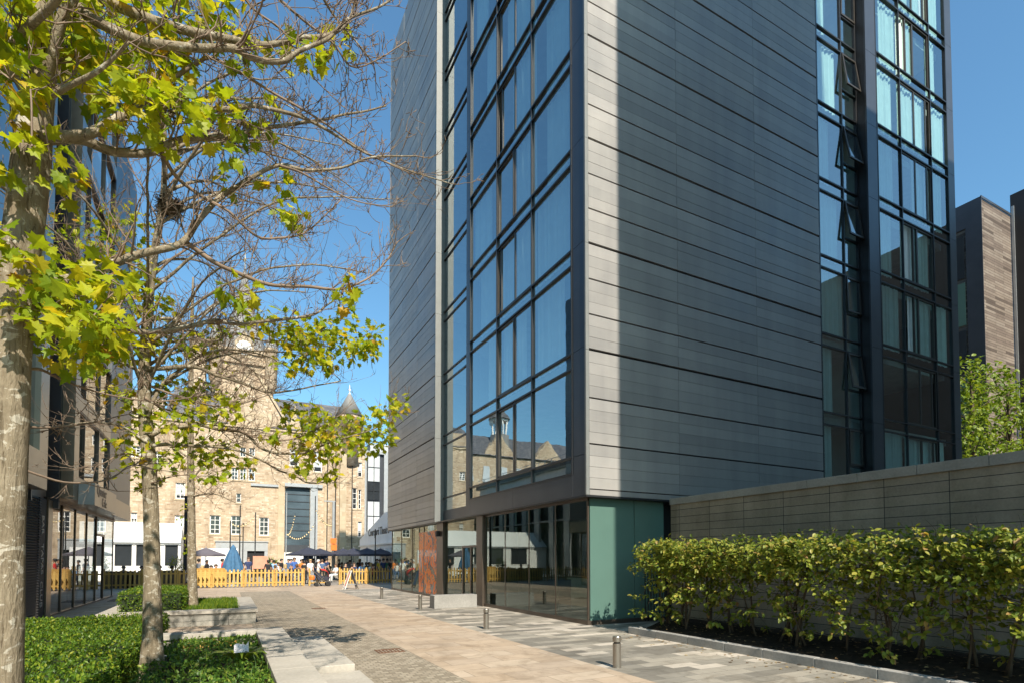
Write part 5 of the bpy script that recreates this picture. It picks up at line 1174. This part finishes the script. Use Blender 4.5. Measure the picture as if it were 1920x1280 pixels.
# ------------------------------------------------------------------ street trees
class Tree:
    def __init__(s, base, label, seed):
        s.root = thing('street_tree', base, label, 'tree', 'street trees in the stone beds on the left'); s.rn = random.Random(seed); s.nodes = []; s.leaves = MB(); s.twigs = MB()
    def trunk(s, pts, rad):
        m = MB(); P = cat(pts, 6); n = len(P); rr = []
        for i in range(n):
            t = i / (n - 1) * (len(rad) - 1); k = min(int(t), len(rad) - 2); rr.append((rad[k] + (rad[k + 1] - rad[k]) * (t - k)) * (1 + .035 * mnoise.noise(P[i] * 4)))
        m.tube(P, rr, 20); m.build('trunk', M['bark'], s.root, True); s.tp, s.tr = P, rr
    def branch(s, pts, r0, r1, twig=1.0, tl=.42, big=True):
        P = cat(pts, 5); P = [p + Vector((mnoise.noise(p * 3.1), mnoise.noise(p * 3.3 + Vector((9, 0, 0))), mnoise.noise(p * 2.9 + Vector((0, 7, 0))))) * .018 for p in P]
        n = len(P); m = MB() if big else s.twigs
        m.tube(P, [r0 + (r1 - r0) * (i / (n - 1)) ** .8 for i in range(n)], 8 if big else 5)
        if big: m.build('branch', M['bark'] if r0 > .02 else M['bark_twig'], s.root, True)
        s.nodes += P[1:]
        L = sum((a - b).length for a, b in zip(P, P[1:])); k = int(L / .055 * twig)
        for i in range(k):
            t = s.rn.uniform(.18, 1.0) * (n - 1); j = min(int(t), n - 2); p = P[j].lerp(P[j + 1], t - j); tan = (P[j + 1] - P[j]).normalized()
            s.twig(p, tan, s.rn.uniform(.25, 1.0) * tl, max(.0022, (r0 + (r1 - r0) * t / n) * .28), 2)
        s.twig(P[-1], (P[-1] - P[-2]).normalized(), tl * .6, r1, 2)
    def twig(s, p, tan, L, r, lev):
        r = max(.0034, min(r, .0075)); rn = s.rn; d = (tan * rn.uniform(.3, 1.0) + rand_unit(rn) * .75 + Vector((0, 0, .18))).normalized(); pts = [p]; q = Vector(p)
        for i in range(4):
            d = (d + rand_unit(rn) * .28 + Vector((0, 0, .10))).normalized(); q = q + d * L / 4; pts.append(q.copy())
        s.twigs.tube(pts, [r, r * .85, r * .7, r * .55, r * .4], 4, False); s.nodes.append(pts[2]); s.nodes.append(pts[4])
        if lev:
            for i in range(rn.choice((1, 2, 2, 3))): k = rn.randint(1, 4); s.twig(pts[k], (pts[k] - pts[k - 1]).normalized(), L * rn.uniform(.25, .5), r * .6, lev - 1)
    def cluster(s, c, rad, n, size, mat_shape=LOBED):
        rn = s.rn; near = min(s.nodes, key=lambda q: (q - c).length); mid = near.lerp(c, .5) + Vector((0, 0, .06)); s.twigs.tube(cat([near, mid, c], 4), .005, 4, False)
        for i in range(max(2, n // 6)):
            e = c + rand_unit(rn) * rad * rn.uniform(.3, .95); s.twigs.tube([c, c.lerp(e, .5) + Vector((0, 0, .02)), e], .0028, 3, False)
        for i in range(n):
            v = rand_unit(rn); v.z *= .75; p = c + v * rad * rn.uniform(.15, 1.0) ** .6
            d = (v * .6 + rand_unit(rn) * .7 + Vector((0, 0, -.35))); nn = (rand_unit(rn) * .8 + Vector((0, -.2, 1.0)))
            leaf(s.leaves, p, d, nn, size * rn.uniform(.6, 1.15), mat_shape, rn.uniform(.05, .4), rn.uniform(0, .45))
    def finish(s):
        s.twigs.build('twigs', M['bark_twig'], s.root, True); s.leaves.build('crown', M['leaf_maple'], s.root)
def pxpath(pts, d0, d1):
    n = len(pts); return [at_depth(x, y, d0 + (d1 - d0) * i / (n - 1)) for i, (x, y) in enumerate(pts)]

D1 = 3.3
T1 = Tree((at_depth(-2, 1579, D1).x, at_depth(-2, 1579, D1).y, 0), 'nearest street tree with a thick grey trunk and yellow green lobed leaves', 21)
T1.trunk([at_depth(x, y, D1) for x, y in ((-2, 1585), (0, 1400), (4, 1200), (8, 1000), (16, 800), (22, 650), (35, 500), (48, 400), (59, 300), (66, 220), (80, 110), (76, 20), (72, -120), (70, -320))], [.14, .112, .103, .099, .098, .097, .097, .097, .095, .085, .07, .06, .05, .035])
B1 = [([(70, 262), (150, 262), (215, 288), (290, 284), (345, 260), (420, 259), (500, 242), (575, 231), (650, 215), (725, 199)], 3.3, 4.7, .038, .006),
      ([(72, 256), (157, 254), (210, 227), (245, 206), (284, 190), (359, 203), (427, 203), (480, 199), (560, 220), (638, 260), (692, 290), (760, 318), (845, 346)], 3.25, 4.6, .034, .004),
      ([(284, 188), (302, 162), (372, 118), (400, 113), (467, 146), (538, 188), (625, 245), (694, 290), (780, 330)], 3.5, 4.5, .018, .004),
      ([(76, -110), (130, -30), (230, 15), (345, 56), (400, 69), (439, 79), (495, 85), (558, 75), (613, 68), (651, 47), (663, 8), (680, -30)], 3.3, 4.4, .04, .008),
      ([(70, -60), (160, 30), (260, 78), (360, 87), (439, 91), (471, 105), (528, 111), (558, 97), (615, 75), (650, 40), (700, 20), (740, -5)], 3.2, 4.0, .034, .006),
      ([(40, 545), (100, 530), (144, 520), (210, 494), (262, 477), (341, 456), (380, 405), (417, 367), (474, 330), (525, 311), (575, 322), (640, 313), (692, 297), (780, 291)], 3.3, 4.4, .036, .005),
      ([(341, 456), (360, 462), (405, 495), (460, 517), (516, 534), (581, 537), (632, 542), (664, 535), (697, 515), (726, 484), (742, 455)], 3.72, 4.6, .020, .005),
      ([(300, 280), (330, 330), (380, 370), (430, 400), (480, 445), (520, 450), (570, 440), (620, 395), (640, 372)], 3.6, 4.3, .014, .004),
      ([(525, 311), (558, 323), (600, 345), (673, 377), (735, 387)], 3.95, 4.3, .010, .003),
      ([(64, 215), (40, 160), (0, 118), (-60, 60), (-120, 10)], 3.3, 3.0, .03, .02), ([(0, 118), (30, 75), (65, 40), (104, 2), (150, -60)], 3.2, 2.9, .024, .018),
      ([(60, 190), (83, 144), (100, 88), (116, 35), (136, -10), (170, -90)], 3.28, 3.1, .036, .026), ([(46, 215), (88, 184), (127, 162), (175, 136), (212, 106), (240, 80)], 3.15, 3.0, .022, .008),
      ([(20, 590), (60, 575), (150, 592), (241, 620), (292, 622), (370, 610), (405, 600), (446, 605), (533, 599), (590, 590), (616, 570), (653, 541)], 3.3, 5.2, .03, .006),
      ([(20, 700), (70, 690), (120, 712), (200, 740), (300, 750), (380, 738)], 3.3, 4.3, .012, .003), ([(30, 800), (110, 800), (190, 790), (240, 775)], 3.3, 4.0, .009, .003), ([(30, 880), (120, 905), (200, 900), (250, 870), (300, 880)], 3.3, 4.2, .008, .003),
      ([(50, 380), (-20, 330), (-120, 300), (-260, 220)], 3.3, 3.0, .035, .02), ([(40, 470), (-40, 420), (-200, 380)], 3.3, 3.6, .03, .015),
      ([(70, -200), (200, -180), (400, -150), (560, -60), (620, 20), (700, 120)], 3.3, 4.6, .03, .005), ([(400, -130), (480, -40), (560, 30), (620, 80), (670, 130), (760, 80)], 3.9, 4.6, .014, .004), ([(400, -150), (460, 0), (530, 60), (570, 130), (640, 200)], 3.9, 4.3, .012, .003)]
for i, (p, a, b, r0, r1) in enumerate(B1): T1.branch(pxpath(p, a, b), r0, r1, 1.1 if len(p) > 5 else .5, .40)
C1 = [(20, 25, 55, 34), (60, 90, 70, 40), (130, 40, 70, 40), (200, 60, 80, 46), (260, 110, 70, 40), (310, 40, 70, 38), (370, 30, 55, 22), (415, 15, 40, 12), (160, 150, 60, 26), (220, 190, 60, 24), (290, 150, 50, 18), (335, 110, 40, 12), (20, 150, 50, 22), (300, 215, 55, 18), (340, 190, 40, 8), (20, 230, 40, 10),
      (95, 300, 40, 12), (120, 345, 36, 12), (60, 275, 30, 6), (20, 320, 30, 8), (40, 490, 60, 26), (90, 520, 70, 34), (140, 555, 70, 30), (60, 580, 50, 18), (110, 620, 70, 32), (170, 600, 55, 22), (160, 660, 50, 18), (205, 635, 40, 12), (20, 455, 40, 10), (200, 520, 45, 12),
      (430, 212, 34, 12), (460, 240, 30, 10), (395, 205, 28, 6), (540, 108, 30, 8), (638, 88, 26, 10), (580, 105, 26, 6), (460, 100, 40, 10), (440, 65, 26, 5), (420, 292, 22, 5), (520, 345, 34, 9), (545, 400, 22, 7), (420, 345, 20, 3), (440, 545, 36, 10), (500, 215, 26, 5), (655, 540, 20, 5), (640, 560, 20, 4), (560, 405, 20, 5)]
for x, y, r, n in C1:
    dd = 3.0 + .0022 * max(0, x) + T1.rn.uniform(-.35, .45); T1.cluster(at_depth(x, y, dd), r * dd / F * 1.1, int(n * (2.25 if not (x < 125 and y > 250) else 1.3)), .112)
for i in range(9):                                                   # the part of the crown above and behind the picture
    dd = T1.rn.uniform(2.4, 4.6); T1.cluster(at_depth(T1.rn.uniform(-350, 420), T1.rn.uniform(-420, -30), dd), .3, 26, .125)
T1.finish()

D2 = 7.37
b2 = at_depth(285, 1262, D2)
T2 = Tree((b2.x, b2.y, 0), 'second street tree rising from the planted bed, with a bird nest in its bare branches', 33)
T2.trunk([Vector((b2.x, b2.y, -.05))] + [at_depth(x, y, D2) for x, y in ((285, 1250), (286, 1180), (285, 1060), (283, 950), (278, 850), (272, 770), (271, 700), (276, 600), (286, 500), (299, 420), (306, 370), (309, 300), (308, 220), (312, 120), (310, 20))], [.19, .15, .118, .100, .092, .087, .081, .076, .062, .05, .043, .038, .033, .027, .021, .015])
B2 = [([(272, 690), (308, 690), (369, 687), (406, 703), (448, 714), (486, 730), (513, 735), (572, 726), (640, 712)], 7.3, 8.2, .036, .008), ([(281, 817), (316, 802), (369, 796), (411, 804), (459, 812), (495, 842), (540, 850), (575, 845), (625, 827), (700, 803), (740, 775)], 7.3, 8.4, .034, .008),
      ([(411, 804), (450, 808), (486, 820), (540, 823), (600, 800), (640, 775)], 7.6, 8.0, .016, .006), ([(283, 834), (331, 833), (393, 836), (448, 844), (486, 860), (525, 881), (555, 892), (580, 905), (632, 898)], 7.3, 8.3, .026, .006), ([(278, 780), (300, 725), (345, 688), (390, 660), (440, 655), (500, 668), (545, 690)], 7.3, 8.0, .028, .006),
      ([(274, 650), (310, 620), (360, 600), (420, 560), (480, 540), (540, 520)], 7.35, 8.3, .022, .005), ([(272, 720), (330, 740), (400, 760), (450, 755), (520, 735)], 7.3, 7.9, .02, .005), ([(284, 520), (330, 480), (380, 450), (430, 440), (480, 420)], 7.4, 8.2, .02, .005), ([(300, 420), (350, 390), (400, 340), (450, 300)], 7.4, 8.0, .016, .004), ([(306, 360), (350, 310), (390, 250), (420, 190)], 7.4, 8.0, .014, .004),
      ([(271, 700), (230, 680), (180, 660), (130, 668), (90, 660)], 7.3, 7.0, .026, .006), ([(275, 640), (230, 590), (180, 560), (130, 500)], 7.3, 7.1, .022, .005), ([(280, 830), (230, 800), (170, 790), (110, 800)], 7.3, 6.9, .022, .005), ([(279, 860), (230, 850), (190, 870), (140, 880)], 7.3, 6.9, .016, .004), ([(285, 500), (240, 450), (200, 390), (170, 330)], 7.4, 7.2, .018, .004), ([(300, 420), (270, 360), (240, 300), (230, 240)], 7.4, 7.3, .014, .004),
      ([(276, 600), (330, 600), (390, 640), (440, 625), (500, 640), (560, 640), (620, 650)], 7.35, 8.6, .024, .006), ([(272, 745), (320, 770), (380, 775), (430, 760)], 7.3, 8.4, .018, .004), ([(284, 905), (330, 890), (370, 893), (420, 920)], 7.3, 7.8, .012, .003), ([(272, 690), (340, 650), (420, 690), (470, 700)], 7.4, 9.0, .02, .004)]
for p, a, b, r0, r1 in B2: T2.branch(pxpath(p, a, b), r0, r1, 1.0, .7)
for i in range(32):                                                   # bare upper limbs in all directions
    k = T2.rn.randint(int(len(T2.tp) * .42), int(len(T2.tp) * .93)); p = T2.tp[k]; a = T2.rn.uniform(-2.2, 1.6) if i % 3 else T2.rn.uniform(-.6, .9); L = T2.rn.uniform(1.5, 3.2); h = Vector((math.cos(a), math.sin(a), 0)); up = T2.rn.uniform(.05, .5)
    q = [p + h * L * t + Vector((0, 0, L * (up * t + .18 * math.sin(t * 3.1)))) + rand_unit(T2.rn) * .06 * (t > 0) for t in (0, .25, .5, .75, 1)]
    T2.branch(q, .023, .006, .6, .8)
C2 = [(100, 450, 36, 10), (160, 430, 40, 14), (210, 460, 42, 18), (250, 430, 38, 14), (215, 400, 36, 10), (240, 500, 40, 18), (200, 530, 40, 16), (280, 560, 36, 14), (235, 580, 40, 18), (330, 590, 30, 9), (255, 640, 44, 20), (215, 690, 34, 12), (310, 655, 36, 12), (290, 610, 30, 10), (355, 640, 26, 7), (400, 622, 24, 7), (345, 720, 40, 16), (300, 735, 30, 9), (395, 662, 24, 8), (440, 618, 26, 9),
      (480, 600, 26, 9), (525, 610, 34, 18), (560, 625, 44, 34), (600, 635, 44, 36), (575, 665, 34, 20), (620, 615, 26, 12), (645, 600, 22, 9), (655, 640, 26, 14), (695, 630, 26, 22), (692, 655, 24, 18), (620, 680, 26, 14), (660, 665, 22, 8), (530, 680, 24, 9),
      (370, 770, 46, 24), (330, 790, 40, 18), (415, 775, 34, 14), (445, 745, 26, 9), (395, 740, 26, 8), (260, 775, 34, 14), (250, 805, 32, 12), (300, 860, 40, 16), (355, 850, 40, 20), (410, 850, 36, 18), (260, 888, 34, 14), (445, 870, 30, 12), (390, 885, 26, 8), (230, 740, 28, 8), (225, 830, 26, 6),
      (565, 790, 36, 24), (600, 800, 44, 36), (640, 800, 40, 34), (640, 835, 36, 24), (680, 800, 36, 28), (690, 835, 32, 22), (715, 815, 26, 16), (720, 775, 28, 18), (745, 758, 22, 16), (590, 770, 22, 8), (560, 832, 26, 12), (565, 872, 24, 12), (620, 893, 16, 7), (545, 760, 20, 8), (600, 845, 24, 10), (510, 815, 22, 7)]
for x, y, r, n in C2:
    dd = 7.4 + abs(x - 280) * .0022 + T2.rn.uniform(-.5, .6); T2.cluster(at_depth(x, y, dd), r * dd / F * 1.1, int(n * 2.9), .122)
T2.finish()
# the nest in its fork
nc = at_depth(318, 388, 7.4); nm = MB(); rn = random.Random(4)
for i in range(170):
    a = rn.uniform(0, 2 * math.pi); r = rn.uniform(.05, .15); p = nc + Vector((r * math.cos(a), r * math.sin(a), rn.uniform(-.12, .10))); dd = Vector((-math.sin(a), math.cos(a), rn.uniform(-.6, .6))) * rn.uniform(.07, .15); nm.tube([p - dd, p, p + dd + Vector((0, 0, .02))], .0045, 3, False)
nm.lathe(nc.x, nc.y, [(.02, nc.z - .12), (.11, nc.z - .06), (.13, nc.z + .04), (.08, nc.z + .05)], 9)
tag(nm.build('bird_nest', M['bark_dark']), 'ragged twig nest lodged against the upper stem of the second tree', 'nest')
D3 = 15.45
b3 = at_depth(361, 1137, D3)
T3 = Tree((b3.x, b3.y, .33), 'third slim street tree standing in the raised stone planter', 44)
T3.trunk([Vector((b3.x, b3.y, .3))] + [at_depth(x, y, D3) for x, y in ((361, 1120), (360, 1060), (359, 980), (358, 900), (357, 800), (358, 700), (360, 600), (362, 520))], [.17, .13, .115, .10, .09, .08, .065, .05, .02])
for p in (([(358, 900), (400, 850), (450, 830), (510, 800)]), ([(357, 800), (320, 760), (270, 740)]), ([(358, 760), (410, 700), (470, 660)]), ([(358, 860), (310, 830), (270, 850)]), ([(360, 650), (400, 600), (430, 560)]), ([(360, 690), (330, 640), (300, 600)]), ([(358, 930), (400, 925), (440, 940)])): T3.branch(pxpath(p, D3, D3 + T3.rn.uniform(-.8, 1.2)), .03, .008, .7, .8)
for x, y, r, n in ((348, 905, 16, 10), (350, 950, 15, 12), (340, 975, 12, 7), (352, 1005, 13, 9), (345, 1028, 9, 5), (372, 900, 14, 7), (368, 850, 20, 12), (420, 830, 20, 10), (300, 790, 20, 9), (430, 690, 20, 9), (360, 740, 20, 9)): T3.cluster(at_depth(x, y, D3), r * D3 / F, n, .125)
T3.finish()

# ------------------------------------------------------------------ clipped hedges and ground cover
def clipped(name, x0, x1, y0, y1, z0, z1, mat, dens, L, label, cat_, seed, lump=.035):
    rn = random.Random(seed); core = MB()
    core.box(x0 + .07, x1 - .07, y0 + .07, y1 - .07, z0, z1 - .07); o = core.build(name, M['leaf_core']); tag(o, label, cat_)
    mb = MB()
    def put(p, n): 
        q = Vector(p); k = mnoise.noise(q * 2.2) * lump + mnoise.noise(q * 7) * lump * .6; q = q + n * (k + rn.uniform(-.05, .02))
        d = (rand_unit(rn) + n * .7); diamond(mb, q, d, (n + rand_unit(rn) * .9), L * rn.uniform(.6, 1.25), L * rn.uniform(.4, .7))
    for i in range(int((x1 - x0) * (y1 - y0) * dens)): put((rn.uniform(x0, x1), rn.uniform(y0, y1), z1), Vector((0, 0, 1)))
    for xx, nx_ in ((x0, -1), (x1, 1)):
        for i in range(int((z1 - z0) * (y1 - y0) * dens)): put((xx, rn.uniform(y0, y1), rn.uniform(z0, z1)), Vector((nx_, 0, 0)))
    for i in range(int((z1 - z0) * (x1 - x0) * dens)): put((rn.uniform(x0, x1), y0, rn.uniform(z0, z1)), Vector((0, -1, 0)))
    mb.build('foliage', mat, o); return o
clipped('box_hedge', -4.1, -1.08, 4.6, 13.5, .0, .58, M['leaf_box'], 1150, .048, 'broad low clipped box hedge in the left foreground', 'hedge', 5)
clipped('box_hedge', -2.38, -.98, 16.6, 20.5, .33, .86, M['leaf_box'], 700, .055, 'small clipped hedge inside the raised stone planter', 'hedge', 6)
rn = random.Random(8); mb = MB()
for i in range(9500):
    x, y = rn.uniform(-.95, .5), rn.uniform(3.2, 11.0); h = .20 + .07 * (mnoise.noise((x * 1.7, y * 1.7, 3)) + 1) + rn.uniform(0, .07); d = rand_unit(rn); d.z = abs(d.z) * .6 + .15
    diamond(mb, Vector((x, y, h)), d, Vector((rn.uniform(-.5, .5), rn.uniform(-.7, .3), 1)), rn.uniform(.035, .075), rn.uniform(.02, .042))
for i in range(420):
    x, y = rn.uniform(-.9, .48), rn.uniform(3.6, 10.9); p = Vector((x, y, .24)); a = rn.uniform(0, 6.28); s_ = Vector((math.cos(a), math.sin(a), 0)) * .006; b_ = Vector((rn.uniform(-.09, .09), rn.uniform(-.09, .09), rn.uniform(.12, .3))); mb.add([p - s_, p + s_, p + b_ * .6 + s_ * .6, p + b_ * .6 - s_ * .6, p + b_ + Vector((b_.x * .5, b_.y * .5, -.02))], [(0, 1, 2, 3), (3, 2, 4)])
tag(mb.build('ground_cover', M['leaf_cover']), kind='stuff')
mb = MB()
for i in range(5200):
    x, y = rn.uniform(-.95, .3), rn.uniform(16.55, 21.0); p = Vector((x, y, .33)); h = rn.uniform(.08, .17); a = rn.uniform(0, 6.28); s = Vector((math.cos(a), math.sin(a), 0)) * .012; b = Vector((rn.uniform(-.05, .05), rn.uniform(-.05, .05), h)); mb.add([p - s, p + s, p + b], [(0, 1, 2)])
tag(mb.build('lawn_grass', M['leaf_box']), kind='stuff')
cl = at_depth(452, 1243, 7.55); cl.z = .22; sp_ = MB()
for i in range(30):
    a = rn.uniform(0, 6.28); L = rn.uniform(.25, .5); d = Vector((math.cos(a), math.sin(a), 0)); s = Vector((-d.y, d.x, 0)); pts = []; w = rn.uniform(.025, .04)
    for k in range(5): t = k / 4; c = cl + d * L * t + Vector((0, 0, .22 * math.sin(t * 2.4) + .02)); ww = w * math.sin(math.pi * min(.97, .18 + t * .82)); pts += [c - s * ww, c + s * ww]
    sp_.add(pts, [(2 * k, 2 * k + 1, 2 * k + 3, 2 * k + 2) for k in range(4)])
tag(sp_.build('strap_leaf_plant', M['leaf_lime']), 'bright strap leaved plant sprawling in the planted bed', 'plant')
mb = MB(); pv = []
for i in range(6):
    for j in range(6): pv.append(cl + Vector((-.09 + i * .036, -.12 + j * .03, .22 + .05 * mnoise.noise((i * .9, j * .9, 2)) + .02 * j)))
mb.add(pv, [(i * 6 + j, (i + 1) * 6 + j, (i + 1) * 6 + j + 1, i * 6 + j + 1) for i in range(5) for j in range(5)]); tag(mb.build('paper_litter', M['paper']), 'crumpled pale paper lying on the strap leaved plant', 'litter')
fx = at_depth(305, 1222, 7.6)
mb = MB(); mb.lathe(fx.x, fx.y, [(.02, .17), (.02, .26), (.05, .27), (.055, .36), (.05, .37)], 12); tag(mb.build('garden_spotlight', M['steel']), 'small metal garden spotlight behind the second tree trunk', 'lamp')
# shrub behind the shaded fence
sb = thing('yellowing_shrub', (on_y(329, 1050, 39.6).x, 39.6, 0), 'small reddish green shrub behind the shaded fence beside the white tent', 'shrub'); mb = MB(); mt = MB(); c0 = Vector((on_y(329, 1050, 39.6).x, 39.6, 1.35))
for i in range(420): v = rand_unit(rn); p = c0 + Vector((v.x * .45, v.y * .45, v.z * .6)) * rn.uniform(.4, 1); diamond(mb, p, v + rand_unit(rn), rand_unit(rn) + Vector((0, 0, 1)), .11, .05)
mt.tube([(c0.x, c0.y, 0), c0], .03, 6); mb.build('foliage', M['leaf_horn'], sb); mt.build('stem', M['bark_dark'], sb)
pt = on_y(511, 1045, 47); sb = thing('potted_plant', (pt.x, 47, 0), 'spiky green potted plant behind the striped top near the hall', 'plant'); mb = MB()
for i in range(60): d = rand_unit(rn); d.z = abs(d.z) + .3; diamond(mb, Vector((pt.x, 47, 1.3)), d, rand_unit(rn), rn.uniform(.4, .8), .07)
mb.build('foliage', M['leaf_lime'], sb); mb = MB(); mb.lathe(pt.x, 47, [(.25, 0), (.32, 1.2), (.3, 1.3)], 12); mb.build('pot', M['granite'], sb)

# ------------------------------------------------------------------ hornbeam hedge plants along the wall
def stem(mb, pts, r0, r1): P = cat(pts, 4); n = len(P); mb.tube(P, [r0 + (r1 - r0) * i / (n - 1) for i in range(n)], 6)
HL = ['hornbeam plant at the far end of the hedge, reaching over the dark gate', 'second hornbeam from the gate with two thin stems', 'third hornbeam from the gate, close beside its neighbours', 'fourth hornbeam from the gate above the corner of the kerb', 'hornbeam with a single pale stem, fifth from the gate', 'hornbeam with a dark forked stem, sixth from the gate', 'seventh hornbeam from the gate, low branches spilling near the soil', 'eighth hornbeam from the gate with two leaning stems',
      'hornbeam with the tallest bare stem against the wall, ninth from the gate', 'tenth hornbeam from the gate with a thin leaning stem', 'eleventh hornbeam from the gate with a mossy dark stem', 'twelfth hornbeam from the gate with several crossing stems', 'hornbeam nearest the camera at the picture edge', 'hornbeam beyond the near end of the visible hedge']
for i, y0 in enumerate((9.62, 9.22, 8.85, 8.45, 7.95, 7.38, 6.6, 6.2, 5.52, 4.94, 4.4, 3.84, 3.36, 2.75)):
    rn = random.Random(100 + i); x0 = 9.0 + rn.uniform(-.12, .12); t = thing('hornbeam', (x0, y0, .2), HL[i], 'hedge plant', 'hornbeam hedge along the stone wall'); tb = MB(); lv = MB(); tops = []
    for k in range(rn.choice((1, 2, 2, 3))):
        p0 = Vector((x0 + rn.uniform(-.1, .1), y0 + rn.uniform(-.12, .12), .15)); top = Vector((x0 + rn.uniform(-.3, .25), y0 + rn.uniform(-.35, .35), rn.uniform(1.7, 2.1))); a = p0.lerp(top, .35) + Vector((rn.uniform(-.08, .08), rn.uniform(-.1, .1), 0)); b = p0.lerp(top, .7) + Vector((rn.uniform(-.08, .08), rn.uniform(-.1, .1), 0))
        stem(tb, [p0, a, b, top], rn.uniform(.016, .03), .006); tops += [a, b, top]
        for j in range(9):
            q = p0.lerp(top, rn.uniform(.3, 1)); e = q + Vector((rn.uniform(-.5, .3), rn.uniform(-.45, .45), rn.uniform(.05, .3))); stem(tb, [q, q.lerp(e, .5) + Vector((0, 0, -.03)), e], .006, .002); tops.append(e)
    gap = .42
    def spray(c, d, n, s):
        for j in range(n):
            u = j / n; p = c + d * u + rand_unit(rn) * .05; dd = (d.normalized() * .5 + rand_unit(rn) * .7 + Vector((-.25, -.25, -.25))); leaf(lv, p, dd, Vector((rn.uniform(-.8, .2), rn.uniform(-.8, .2), 1)), s * rn.uniform(.6, 1.25), OVAL, rn.uniform(0, .35), rn.uniform(0, .3))
    for j in range(160):                                                # dense upper band
        c = Vector((x0 + rn.uniform(-.62, .35), min(10.0, y0 + rn.uniform(-.40, .40)), rn.uniform(1.35, 2.1) if rn.random() < .72 else rn.uniform(.95, 2.0))); k = 1.42 + .5 * mnoise.noise((c.x * 2, c.y * 1.3, i * .3))
        if c.z < k and rn.random() < .5: continue
        spray(c, Vector((rn.uniform(-.25, .15), rn.uniform(-.22, .22), rn.uniform(-.08, .08))), 8, .084)
    for j in range(rn.randint(14, 21)):                                  # a few lower tiers
        c = Vector((x0 + rn.uniform(-.6, .2), y0 + rn.uniform(-.35, .35), rn.choice((1.25, 1.1, .95, .82, .8, .6, .45)) + rn.uniform(-.08, .08)))
        src = min(tops, key=lambda q: (q - c).length); stem(tb, [src, src.lerp(c, .5), c], .005, .002); spray(c, Vector((rn.uniform(-.3, .1), rn.uniform(-.3, .3), rn.uniform(-.06, .05))), 12, .095)
    for j in range(3):
        c = Vector((x0 + rn.uniform(-.4, .2), y0 + rn.uniform(-.3, .3), 2.02)); stem(tb, [c, c + Vector((rn.uniform(-.06, .06), 0, .1)), c + Vector((rn.uniform(-.1, .1), rn.uniform(-.1, .1), .24))], .004, .0015); spray(c, Vector((rn.uniform(-.06, .06), rn.uniform(-.06, .06), rn.uniform(.12, .26))), 6, .062)
    tb.build('trunk', M['bark_dark'], t, True); lv.build('crown', M['leaf_horn'], t)
lt = MB(); rn = random.Random(77)
for i in range(900):
    x, y = (rn.uniform(8.4, 10.6), rn.uniform(1.5, 9.8)) if i < 760 else (8.19 - abs(rn.gauss(0, .35)), rn.uniform(2, 10)); z = .11 + .16 * math.sin(math.pi * min(1, (x - 8.362) / 2.428 * .9)) + .045 if i < 760 else .013
    leaf(lt, Vector((x, y, z)), Vector((rn.uniform(-1, 1), rn.uniform(-1, 1), .05)), Vector((rn.uniform(-.3, .3), rn.uniform(-.3, .3), 1)), rn.uniform(.035, .075), OVAL, .3, .1)
tag(lt.build('fallen_leaves', island('dry fallen leaves', [(0, (.10, .055, .025)), (.5, (.22, .13, .05)), (1, (.36, .26, .10))], .8)), kind='stuff')
# railing gate in the recess behind the hedge
gt = MB()
for i in range(9): gt.box(9.95 + i * .1, 9.97 + i * .1, 11.45, 11.47, .06, 1.95)
gt.box(9.93, 10.79, 11.44, 11.48, .1, .14); gt.box(9.93, 10.79, 11.44, 11.48, 1.9, 1.94); tag(gt.build('railing_gate', M['rubber']), 'black railing gate between the teal glass and the stone wall', 'gate')

# ------------------------------------------------------------------ lime trees beyond the wall
m = MB(); m.box(27.3, 60, 12.2, 16.1, 0, 5.6); tag(m.build('raised_terrace', M['granite']), kind='structure')
for i, (x, y, lab) in enumerate(((32.2, 13.3, 'clipped lime tree close to the tower, beyond the garden wall'), (36.8, 13.6, 'clipped lime tree at the right edge, beyond the garden wall'))):
    rn = random.Random(60 + i); t = thing('lime_tree', (x, y, 5.6), lab, 'tree', 'clipped lime trees beyond the garden wall'); tb = MB(); lv = MB()
    stem(tb, [Vector((x, y, 5.55)), Vector((x + .1, y, 8)), Vector((x, y, 11.0))], .14, .05)
    for j in range(26):
        z = rn.uniform(6.6, 10.6); e = Vector((x + rn.uniform(-2.2, 2.2), y + rn.uniform(-.9, .9), z + rn.uniform(.2, .9))); stem(tb, [Vector((x, y, z - .3)), Vector((x, y, z)).lerp(e, .5), e], .03, .008)
    for j in range(3600):
        u = rn.uniform(-2.35, 2.35); w_ = rn.choice((-1, 1)) * rn.uniform(.35, 1.0); z = rn.uniform(6.2, 11.1) + .2 * mnoise.noise((u * 1.5, i, 0)); 
        if mnoise.noise((u * .9 + x, w_ * .7, z * 1.1)) < -.12: continue
        p = Vector((x + u, y + w_, z)); leaf(lv, p, rand_unit(rn) + Vector((0, -.3, -.4)), rand_unit(rn) * .7 + Vector((0, -.4, 1)), rn.uniform(.16, .26), OVAL, .2, .2)
    tb.build('trunk', M['bark_dark'], t, True); lv.build('crown', M['leaf_lime'], t)
